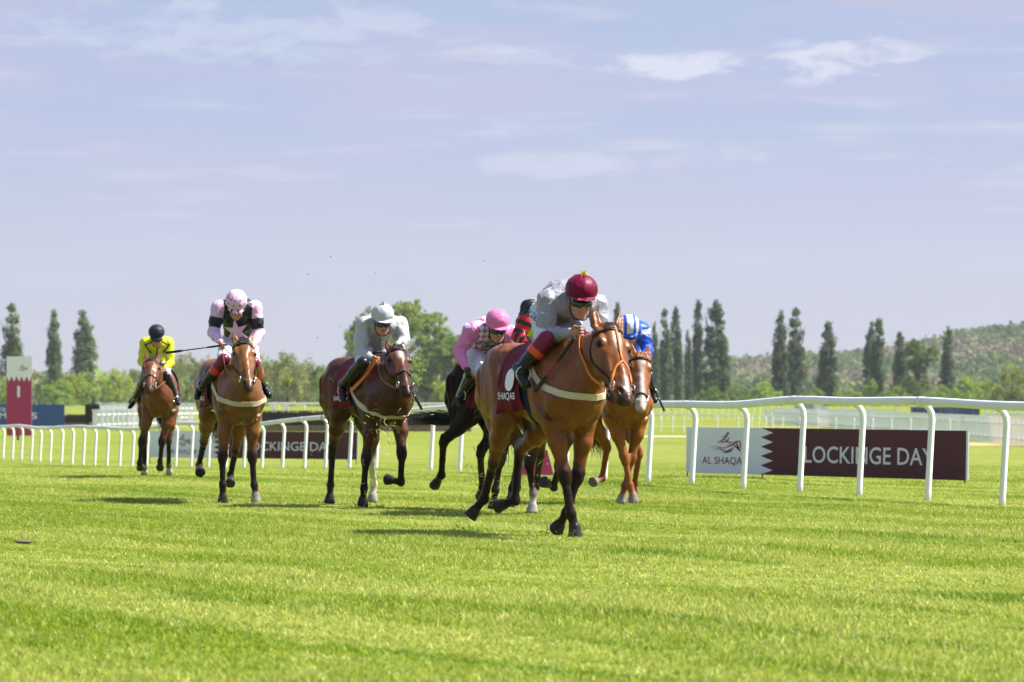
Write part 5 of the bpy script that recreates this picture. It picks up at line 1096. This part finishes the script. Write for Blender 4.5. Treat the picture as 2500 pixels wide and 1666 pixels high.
# far container building and vans
def far_things():
    d = 470.0; a, b = X(2228, d), X(2392, d); g = TZ(a, d); top = CAMH - (996 - HY) / FPX * d; root = bpy.data.objects.new('site_cabin', None); link(root); root.location = ((a + b) / 2, d, g); tag(root, 'long navy blue cabin far behind the paddock fence at right', 'cabin')
    NV = mat('navy_panel', (.05, .075, .20), rough=.5, noise=.1, nscale=.5); mb = MB(); mb.box(((a + b) / 2, d + 1.2, (g + top) / 2), (b - a, 2.4, top - g)); mb.build('wall', NV, root)
    mb = MB(); mb.box(((a + b) / 2, d + 1.2, top + .06), (b - a + .2, 2.6, .12)); mb.build('roof', mat('grey_roof', (.25, .27, .3)), root)
    for f in (.18, .42, .66, .9): mb = MB(); mb.box((a + (b - a) * f, d - .03, (g + top) / 2), (.08, .05, top - g - .1)); mb.build('panel_joint', mat('grey_trim', (.2, .22, .3)), root)
    mb = MB(); mb.box((a + (b - a) * .55, d - .04, g + 1.05), (.9, .06, 2.0)); mb.build('door', mat('door_blue', (.08, .11, .26)), root)
    for lab, px, w, col_, dd in (('pale green roofed van parked far beyond the rail', 1963, 36, (.30, .38, .33), 560), ('white van parked next to the pale green roofed van', 2000, 32, (.68, .69, .70), 565)):
        s_ = dd / FPX; x = X(px, dd); g2 = TZ(x, dd); wd = w * s_ * 1.25; hh = CAMH - (969 if px < 1980 else 976) / 1 * 0 - ((970 if px < 1980 else 977) - HY) / FPX * dd - g2; root = bpy.data.objects.new('parked_van', None); link(root); root.location = (x, dd, g2); tag(root, lab, 'van')
        b_ = MB(); l = wd; prof = [(-l, .35), (-l, hh), (l * .55, hh), (l * .85, hh * .62), (l, hh * .5), (l, .35)]
        V = [np.array([x + p * .5, dd - .9, g2 + z]) for p, z in prof] + [np.array([x + p * .5, dd + .9, g2 + z]) for p, z in prof]; n = 6; b_.add(V, [tuple(range(n - 1, -1, -1)), tuple(range(n, 2 * n))] + [(i, (i + 1) % n, (i + 1) % n + n, i + n) for i in range(n)]); b_.build('body', mat('van_paint', col_, rough=.3), root)
        b_ = MB(); b_.box((x + l * .5 * .6, dd - .92, g2 + hh * .72), (l * .16, .03, hh * .2)); b_.build('window', LENS, root)
        for q in (-.62, .62):
            b_ = MB(); c = np.array([x + q * l * .5, dd - .8, g2 + .35]); b_.tube([c - np.array([0, .14, 0]), c + np.array([0, .14, 0])], .35, 14); b_.build('wheel', STAKE, root)
far_things(); print('fences', round(time.time() - T0, 1))
# ------------------------------------------------------------------ trees
LEAF = mat('foliage', attr='Col', rough=.6, spec=.2, transl=.42); BARK = mat('bark', (.10, .08, .06), rough=.9, noise=.3, nscale=3)
def leaf_cloud(clumps, per, size, rs, base, var, jit=.16):
    """clumps: (centre, radii); many small leaf sprays through each clump's volume -> V, F, C"""
    V = []; C = []; n = 0
    cs = []; P = []; SZ = []
    for c, r in clumps:
        m = per if np.isscalar(per) else per
        d = rs.randn(m, 3); d /= np.linalg.norm(d, axis=1, keepdims=True); rad = rs.rand(m, 1) ** .45; P.append(np.array(c) + d * rad * np.array(r))
        hue = rs.randn() * var; cc = np.array(base) * (1 + hue) * np.array([1 + .3 * rs.randn() * var, 1, 1]); cs.append(np.repeat(cc[None], m, 0) * (1 + jit * rs.randn(m, 1)))
    P = np.concatenate(P); Cc = np.clip(np.concatenate(cs), .004, .9); m = len(P)
    u = rs.randn(m, 3); u /= np.linalg.norm(u, axis=1, keepdims=True); v = np.cross(u, rs.randn(m, 3)); v /= np.linalg.norm(v, axis=1, keepdims=True); s1 = size * rs.uniform(.6, 1.3, (m, 1)); s2 = s1 * rs.uniform(.45, .8, (m, 1))
    V = np.stack([P - u * s1 * .5, P + v * s2 * .5, P + u * s1 * .5, P - v * s2 * .5], 1).reshape(-1, 3); F = np.arange(4 * m).reshape(m, 4); return V, F, np.repeat(Cc, 4, 0)
TREEM = {}
def tree_meshes(kind, i):
    """unit-height crown and trunk meshes"""
    key = (kind, i)
    if key in TREEM: return TREEM[key]
    rs = np.random.RandomState(100 + i * 7 + {'poplar': 0, 'broad': 500, 'bush': 900, 'airy': 1300}[kind]); cl = []; mb = MB(); trunks = []
    if kind == 'poplar':
        W = [.085, .075, .10, .065, .09, .08][i % 6]; spires = [(0, 0, 1.0, 1)] + [(rs.uniform(-.5, .5) * W, rs.uniform(-.4, .4) * W, rs.uniform(.62, .88), .7) for _ in range(3)]
        for sx, sy, top, ws in spires:
            for _ in range(int(80 * ws)):
                t = rs.uniform(.10, 1) ** .9; Rr = W * ws * np.interp(t, [0, .12, .35, .7, .92, 1], [.55, .85, 1, .72, .38, .08]); a = rs.uniform(0, 6.28); q = Rr * math.sqrt(rs.rand()) * .85
                r0 = rs.uniform(.014, .030); cl.append(((sx + math.cos(a) * q, sy + math.sin(a) * q, t * top), (r0, r0, r0 * rs.uniform(1.3, 2.4))))
        base = (.092, .130, .062); per = 60; size = .017; mb.tube([(0, 0, 0), (.004, 0, .4), (0, 0, .9)], [.016, .010, .003], 6)
        for _ in range(10): z = rs.uniform(.05, .6); a = rs.uniform(0, 6.28); mb.tube([(0, 0, z), (math.cos(a) * W * .5, math.sin(a) * W * .5, z + .12), (math.cos(a) * W * .7, math.sin(a) * W * .7, z + .3)], [.006, .004, .001], 4)
    elif kind == 'broad':
        for b in range(13):
            a = rs.uniform(0, 6.28); q = rs.uniform(.05, .32); z0 = rs.uniform(.24, .84); bc = (math.cos(a) * q, math.sin(a) * q, z0); br = rs.uniform(.11, .19)
            mb.tube([(0, 0, .12), (bc[0] * .5, bc[1] * .5, z0 * .7), bc], [.012, .008, .003], 5)
            for _ in range(20): d = rs.randn(3); d /= np.linalg.norm(d); r0 = rs.uniform(.03, .06); cl.append((np.array(bc) + d * br * rs.uniform(.5, 1) * np.array([1.1, 1, .8]), (r0, r0, r0 * .8)))
        base = (.155, .215, .055); per = 60; size = .026; mb.tube([(0, 0, 0), (0, 0, .2), (.01, 0, .5)], [.022, .017, .010], 7)
    elif kind == 'airy':
        for b in range(12):
            a = rs.uniform(0, 6.28); q = rs.uniform(.0, .27); z0 = rs.uniform(.25, .9); bc = (math.cos(a) * q, math.sin(a) * q, z0); mb.tube([(0, 0, .1), (bc[0] * .5, bc[1] * .5, z0 * .6), bc], [.011, .007, .002], 5)
            for _ in range(11): d = rs.randn(3); d /= np.linalg.norm(d); r0 = rs.uniform(.02, .042); cl.append((np.array(bc) + d * .10 * rs.uniform(.3, 1) * np.array([1, 1, 1.5]), (r0, r0, r0 * 1.3)))
        base = (.24, .26, .08); per = 48; size = .026; mb.tube([(0, 0, 0), (0, 0, .3), (0, 0, .8)], [.018, .012, .004], 6)
    else:
        for _ in range(60):
            a = rs.uniform(0, 6.28); q = .62 * math.sqrt(rs.rand()); z = rs.uniform(.12, .86) * (1 - .55 * (q / .62) ** 2); r0 = rs.uniform(.08, .17); cl.append(((math.cos(a) * q, math.sin(a) * q, z), (r0, r0, r0 * .8)))
        base = (.19, .26, .06); per = 100; size = .05; mb.tube([(0, 0, 0), (0, 0, .4)], [.05, .03], 6)
    V, F, C = leaf_cloud(cl, per, size, rs, base, .13); cr = mesh_np('crown', V, F, LEAF, None, C, smooth=False); tr = mb.build('trunk', BARK, smooth=True); out = (cr.data, tr.data)
    bpy.data.objects.remove(cr); bpy.data.objects.remove(tr); TREEM[key] = out; return out
TINT = {}
def tinted(me, tint):
    if tint is None: return me
    key = (me.name, tint)
    if key not in TINT:
        m2 = me.copy(); a = m2.color_attributes['Col']; c = np.empty(len(a.data) * 4, np.float32); a.data.foreach_get('color', c); c = c.reshape(-1, 4); c[:, :3] *= tint; a.data.foreach_set('color', c.ravel()); TINT[key] = m2
    return TINT[key]
def tree(name, label, cat, kind, i, px, top, d, wmul=1.0, rot=0.0, group=None, tint=None, wpx=None):
    x = X(px, d); g = TZ(x, d); H = CAMH - (top - HY) / FPX * d - g; cr, tr = tree_meshes(kind, i); root = bpy.data.objects.new(name, None); link(root); root.location = (x, d, g)
    natural = {'poplar': .135, 'broad': .72, 'airy': .66, 'bush': 1.35}[kind]; sx = H * wmul if wpx is None else (wpx / FPX * d) / natural
    for nm, me in (('crown', tinted(cr, tint)), ('trunk', tr)):
        o = bpy.data.objects.new(nm, me); link(o, root); o.scale = (sx, sx, H); o.rotation_euler = (0, 0, rot)
    tag(root, label, cat, group)
PG = 'poplars standing along the far side of the course'; DG = (.82, .9, 1.0)
pop = [(28, 745, 56, 'tall poplar rising behind the number 1 marker board'), (133, 760, 46, 'slim poplar just right of the number 1 marker board'), (203, 763, 58, 'poplar with a thin bare side branch, third from the left edge'),
    (862, 798, 46, 'dim slender poplar left of the big round tree behind the silver jockey'), (1507, 741, 30, 'poplar tip showing between the leader and the blue jockey'), (1598, 790, 26, 'small slim poplar immediately right of the blue jockey'), (1623, 758, 34, 'narrow poplar second to the right of the blue jockey'), (1650, 752, 36, 'narrow poplar third to the right of the blue jockey, taller than its left neighbour'),
    (1679, 810, 18, 'thinnest and shortest poplar of the right row'), (1705, 738, 38, 'tall narrow poplar just left of the tallest full poplar'), (1748, 736, 56, 'tallest full poplar of the right group, wide at its foot'), (1906, 762, 42, 'left one of the close pair of poplars above the white banner panel', ), (1944, 756, 50, 'right one of the close pair of poplars above the white banner panel'),
    (2021, 788, 56, 'forked poplar standing alone above the banner lettering'), (2128, 790, 36, 'left stem of the twin topped poplar on the right'), (2146, 782, 44, 'right stem of the twin topped poplar on the right'), (2197, 812, 36, 'slim poplar left of the broad leafy tree on the right'), (2316, 801, 42, 'last poplar of the row near the right edge, before the wooded hill')]
for n_, (px, top, w, lab) in enumerate(pop):
    left = px < 900; tree('poplar_tree', lab, 'poplar', 'poplar', n_ % 6, px, top, 1150 + (n_ * 37) % 90, rot=n_ * 1.3, group=PG, wpx=w, tint=(1.9, 1.8, 1.5) if left and px < 300 else (1.15, 1.22, 1.0))
BT = 'broadleaf trees beyond the course'
for n_, (px, top, w, kind, lab, tint) in enumerate([
    (900, 730, 140, 'broad', 'large round green tree left of the silver jockey helmet', (1.35, 1.35, 1.1)), (975, 716, 200, 'broad', 'biggest round green tree between silver and pink jockeys', (1.5, 1.45, 1.1)), (1060, 742, 190, 'broad', 'big rounded green tree just left of the pink jockey', (1.4, 1.4, 1.1)), (1118, 766, 140, 'broad', 'green tree hidden partly behind the pink jockey', (1.3, 1.35, 1.1)),
    (1040, 868, 130, 'airy', 'yellowish spring tree low between the silver and pink jockeys', (.85, .95, .9)), (1100, 880, 90, 'bush', 'yellow green bush beside the back of the dark horse', (1.6, 1.5, .9)),
    (650, 846, 120, 'bush', 'yellow green tree right beside the pink starred jockey', (1.45, 1.2, 1.9)), (702, 842, 120, 'bush', 'tall yellow green tree in the middle gap', (1.45, 1.2, 1.9)), (752, 862, 105, 'bush', 'yellow green tree left of the dark green tree', (1.45, 1.2, 1.9)), (800, 864, 80, 'bush', 'dark green pointed tree left of the silver jockey horse', (1.2, 1.35, 1.2)), (838, 895, 90, 'bush', 'low green tree touching the croup of the silver jockey horse', (1.2, 1.3, 1.1)),
    (455, 846, 120, 'bush', 'yellowish tree between the yellow and pink starred jockeys', (1.45, 1.2, 1.9)), (505, 856, 110, 'bush', 'yellowish tree behind the whip of the pink starred jockey', (1.45, 1.2, 1.9)), (428, 880, 60, 'broad', 'green tree just right of the yellow jockey', (1.6, 1.5, 1.0)),
    (228, 880, 110, 'bush', 'rounded bright green tree at the foot of the third poplar', (1.7, 1.75, 1.2)), (140, 915, 90, 'bush', 'rounded dark green tree at the foot of the second poplar', (1.2, 1.35, 1.1)), (290, 888, 90, 'bush', 'yellow green tree left of the yellow jockey', (1.9, 1.75, 1.1)), (178, 905, 60, 'broad', 'yellow green tree between the second and third poplars', (2.0, 1.8, 1.1)), (20, 905, 80, 'bush', 'green tree at the left edge behind the marker board', (1.6, 1.7, 1.1)), (95, 900, 60, 'airy', 'pale green tree right behind the marker board edge', (1.0, 1.2, 1.2)), (335, 896, 60, 'airy', 'pale olive tree directly behind the yellow jockey horse', (1.1, 1.1, 1.2)),
    (2243, 818, 100, 'broad', 'broad dark leafy tree among the right poplars', (.95, 1.0, 1.0)), (2130, 915, 60, 'bush', 'dense green round tree at the foot of the twin topped poplar', (.95, 1.25, 1.1)), (1800, 935, 80, 'bush', 'dark round bush right of the tallest full poplar', (.8, 1.0, .9)), (1870, 920, 90, 'bush', 'bright green bush left of the close pair of poplars', (1.5, 1.6, 1.0)), (1740, 930, 80, 'bush', 'dark bush at the foot of the tallest full poplar', (.8, .95, .9)), (2070, 940, 90, 'bush', 'olive bush right of the forked lone poplar', (1.1, 1.15, 1.0)), (1985, 940, 70, 'bush', 'dark olive bush left of the forked lone poplar', (.9, 1.0, .9)), (2360, 905, 90, 'bush', 'bright green bush right of the last poplar', (1.5, 1.6, 1.0)), (2290, 925, 80, 'bush', 'green bush at the foot of the last poplar', (1.1, 1.25, 1.0)), (2475, 865, 110, 'bush', 'large olive tree at the right edge of the picture', (1.2, 1.1, 1.0)), (2420, 920, 80, 'bush', 'mid green bush left of the olive tree at the right edge', (1.3, 1.3, 1.0)), (2190, 935, 70, 'bush', 'green bush left of the broad leafy tree', (1.2, 1.3, 1.0))]):
    tree('broadleaf_tree', lab, 'tree', kind, n_ % (4 if kind == 'bush' else 5), px, top, (1060 if kind == 'bush' else 1110) + (n_ * 53) % 110, rot=n_ * 2.1, group=BT, wpx=w, tint=(tint[0] * 1.0, tint[1] * .95, tint[2] * .75))
# treeline behind, one mass
def mass(name, label, spec, per, size, seed, kind='stuff', cat=None):
    rs = np.random.RandomState(seed); VV = []; FF = []; CC = []; n = 0
    for x, y, z, r, base in spec:
        cl = []
        for _ in range(7): d = rs.randn(3); d /= np.linalg.norm(d); d[2] = abs(d[2]) - .35; q = r * rs.uniform(.30, .5); cl.append((np.array([x, y, z]) + d * r * .7, (q, q, q * .85)))
        V, F, C = leaf_cloud(cl, per, size, rs, base, .08, .08); VV.append(V); FF.append(F + n); CC.append(C); n += len(V)
    o = mesh_np(name, np.concatenate(VV), np.concatenate(FF), LEAF, None, np.concatenate(CC), smooth=False); tag(o, label, cat, kind=kind); return o
rs = np.random.RandomState(8); sp = []
def top_line(px): return float(np.interp(px, [-200, 100, 330, 420, 560, 640, 800, 900, 1150, 1400, 1600, 1760, 1850, 2000, 2150, 2400, 2700], [905, 912, 900, 890, 880, 875, 895, 880, 870, 905, 925, 935, 938, 940, 935, 930, 925]))
for px in np.arange(-250, 2750, 13):
    for row in range(4):
        d = 1330 + row * 50 + rs.uniform(-20, 20); p = px + rs.uniform(-8, 8); H = CAMH - (top_line(p) + rs.uniform(0, 34) + (3 - row) * 9 - HY) / FPX * d + 1.1; r = rs.uniform(3.2, 6.0)
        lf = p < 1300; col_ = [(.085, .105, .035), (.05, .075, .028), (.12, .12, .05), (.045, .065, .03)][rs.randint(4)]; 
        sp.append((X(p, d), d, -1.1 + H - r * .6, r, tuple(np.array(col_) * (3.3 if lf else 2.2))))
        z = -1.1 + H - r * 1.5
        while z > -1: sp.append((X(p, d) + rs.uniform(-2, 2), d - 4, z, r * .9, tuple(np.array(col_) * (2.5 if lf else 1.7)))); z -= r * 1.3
mass('treeline', 'continuous mixed woodland edge behind the racecourse', sp, 16, 1.3, 5, cat='woodland'); print('treeline', len(sp), round(time.time() - T0, 1))
# hills with woods
def hill(name, sky, d0_, d1_, col_, seed):
    pxs = np.arange(-400, 2900, 25.); rows = 14; V = []
    for j in range(rows):
        t = j / (rows - 1); d = d0_ + (d1_ - d0_) * t; s_ = t * t * (3 - 2 * t)
        for p in pxs:
            H = CAMH - (np.interp(p, [q[0] for q in sky], [q[1] for q in sky]) - HY) / FPX * d1_ + 1.1; V.append((X(p, d1_) * (d / d1_) ** .2, d, -1.15 + (H) * s_ + (1 if 0 < j < rows - 1 else 0) * 1.5 * math.sin(p * .013 + j * 1.7) * s_))
    n = len(pxs); I = np.arange(n * rows).reshape(rows, n); F = np.stack([I[:-1, :-1], I[:-1, 1:], I[1:, 1:], I[1:, :-1]], -1).reshape(-1, 4); o = mesh_np(name, V, F, col_); tag(o, kind='structure'); return np.array(V).reshape(rows, n, 3), pxs
hm_ = mat('hill_grass', (.12, .13, .05), rough=.95, noise=.3, nscale=.01)
S1 = [(-400, 990), (1200, 985), (1550, 950), (1700, 922), (1800, 912), (1880, 906), (1960, 902), (2040, 898), (2110, 892), (2160, 880), (2230, 868), (2300, 854), (2380, 840), (2450, 832), (2550, 824), (2900, 824)]
G1, P1 = hill('hill', S1, 1900, 2900, hm_, 1)
S2 = [(-400, 970), (300, 955), (700, 945), (1200, 932), (1500, 910), (1700, 896), (1760, 890), (1850, 896), (1960, 892), (2100, 892), (2300, 880), (2900, 870)]
G2, P2 = hill('hill', S2, 3400, 4600, hm_, 2)
sp = []; rs = np.random.RandomState(21)
for _ in range(2300):
    p = rs.uniform(1500, 2650); j = rs.uniform(2, 13); i = int((p + 400) / 25); a = G1[int(j), min(i, len(P1) - 1)]; b = G1[min(int(j) + 1, 13), min(i, len(P1) - 1)]; q = a + (b - a) * (j % 1)
    k_ = math.sin(p * .011 + j * .55) + .5 * math.sin(p * .031 - j); u = rs.rand(); col_ = (.22, .20, .12) if k_ + u * .25 < -.15 else ((.15, .20, .065) if k_ + u * .5 < .95 else (.11, .16, .05)); r = rs.uniform(6, 11)
    sp.append((X(p, q[1]) if False else q[0] + rs.uniform(-6, 6), q[1], q[2] + r * .35, r, col_))
mass('hill_woods', 'mixed green and bare brown woods covering the near hill', sp, 13, 3.2, 31, cat='woodland')
sp = []
for _ in range(520):
    p = rs.uniform(1450, 2750); j = rs.uniform(6, 13); i = int((p + 400) / 25); q = G2[int(round(j)), min(i, len(P2) - 1)]; r = rs.uniform(8, 13); sp.append((q[0] + rs.uniform(-8, 8), q[1], q[2] + r * .3, r, (.17, .19, .11) if rs.rand() < .6 else (.26, .23, .16)))
mass('far_hill_woods', 'hazy woods on the distant hill', sp, 9, 4.0, 33, cat='woodland'); print('hills', round(time.time() - T0, 1))
# kicked up turf
CLOD = mat('turf_bits', attr='Col', rough=.7, transl=.3)
rs = np.random.RandomState(77); mb = MB()
def fleck(c, L_, w, col_):
    u = unit(rs.randn(3)); v = unit(np.cross(u, rs.randn(3))); b = unit(rs.randn(3)) * L_ * .18; mb.tube([c - u * L_ / 2, c + b, c + u * L_ / 2], [w, w, w * .4], 3, col_)
for cx_, cy_, sx, sy, n_, dd in ((940, 1040, 60, 60, 60, 47.4), (1010, 930, 30, 60, 14, 47.2), (905, 1190, 45, 35, 30, 47.6), (1200, 1160, 60, 60, 55, 44.5), (760, 1060, 60, 70, 12, 48.5), (1120, 1190, 70, 50, 14, 43), (1205, 1225, 30, 25, 26, 44), (820, 1000, 200, 160, 22, 48), (1300, 1140, 40, 40, 10, 43)):
    for _ in range(n_):
        p = unproj(cx_ + rs.randn() * sx * .6, cy_ + rs.randn() * sy * .6, dd + rs.randn() * .4)
        if p[2] < .02: continue
        fleck(p, rs.uniform(.02, .075), rs.uniform(.0018, .0042), (.50, .56, .16) if rs.rand() < .75 else (.05, .045, .02))
for px, py in ((807, 626), (752, 670), (917, 667), (1182, 638), (828, 797), (775, 825), (1640, 1000), (735, 890)): p = unproj(px, py, 47.5); fleck(p, .012, .006, (.04, .035, .02))
for h_ in HS:
    for key, (sd, root, k1, k2, cor, k3) in h_['J'].items():
        if k3[2] > .16: continue
        for _ in range(18):
            p = np.array([k3[0] + rs.randn() * .09, k3[1] + rs.randn() * .25, 0]); p[2] = TZ(p[0], p[1]) + rs.uniform(.01, .05) + abs(rs.randn()) * .02; fleck(p, rs.uniform(.015, .04), rs.uniform(.003, .006), (.08, .065, .03) if rs.rand() < .4 else (.26, .34, .06))
o = mb.build('kicked_up_turf', CLOD, loc=(0, 46, 0)); tag(o, 'loose grass blades and soil flecks flying around the horses legs', 'flying turf', kind='stuff')
def clod(label, px, py, d, s_):
    global mb
    mb = MB(); c = unproj(px, py, d)
    for _ in range(26): fleck(c + rs.randn(3) * s_ * .45, s_ * rs.uniform(.6, 1.4), .004, (.36, .46, .06) if rs.rand() < .7 else (.09, .09, .03))
    o = mb.build('turf_clod', CLOD, loc=tuple(c)); tag(o, label, 'turf clod', 'clods of turf flying in the air')
clod('bright green clod flying right of the pink starred jockey horse', 702, 934, 48.5, .05); clod('green tuft flying right of the silver jockey horse head', 1032, 908, 47.2, .035); clod('small grass tuft in front of the saddle cloth of the silver jockey horse', 858, 1028, 47.0, .04); clod('grass tuft just above the ground below the white leg', 893, 1255, 46.4, .035); clod('green tuft below the breast girth of the dark bay horse', 972, 1048, 46.8, .035)
# air
def haze():
    lo = (-5200, -30, -3); hi = (5200, 5400, 180); b = MB(); c = [(a + q) / 2 for a, q in zip(lo, hi)]; b.box(c, [q - a for a, q in zip(lo, hi)]); m = bpy.data.materials.new('haze'); m.use_nodes = True; nt = m.node_tree; nt.nodes.clear(); out = nt.nodes.new('ShaderNodeOutputMaterial'); v = nt.nodes.new('ShaderNodeVolumePrincipled'); v.inputs['Color'].default_value = (.86, .90, 1, 1); v.inputs['Density'].default_value = HAZE; v.inputs['Anisotropy'].default_value = .2; nt.links.new(v.outputs[0], out.inputs['Volume'])
    o = b.build('haze', m); tag(o, 'thin summer haze over the course', 'haze', kind='stuff')
HAZE = 0.00005
haze(); print('total', round(time.time() - T0, 1))
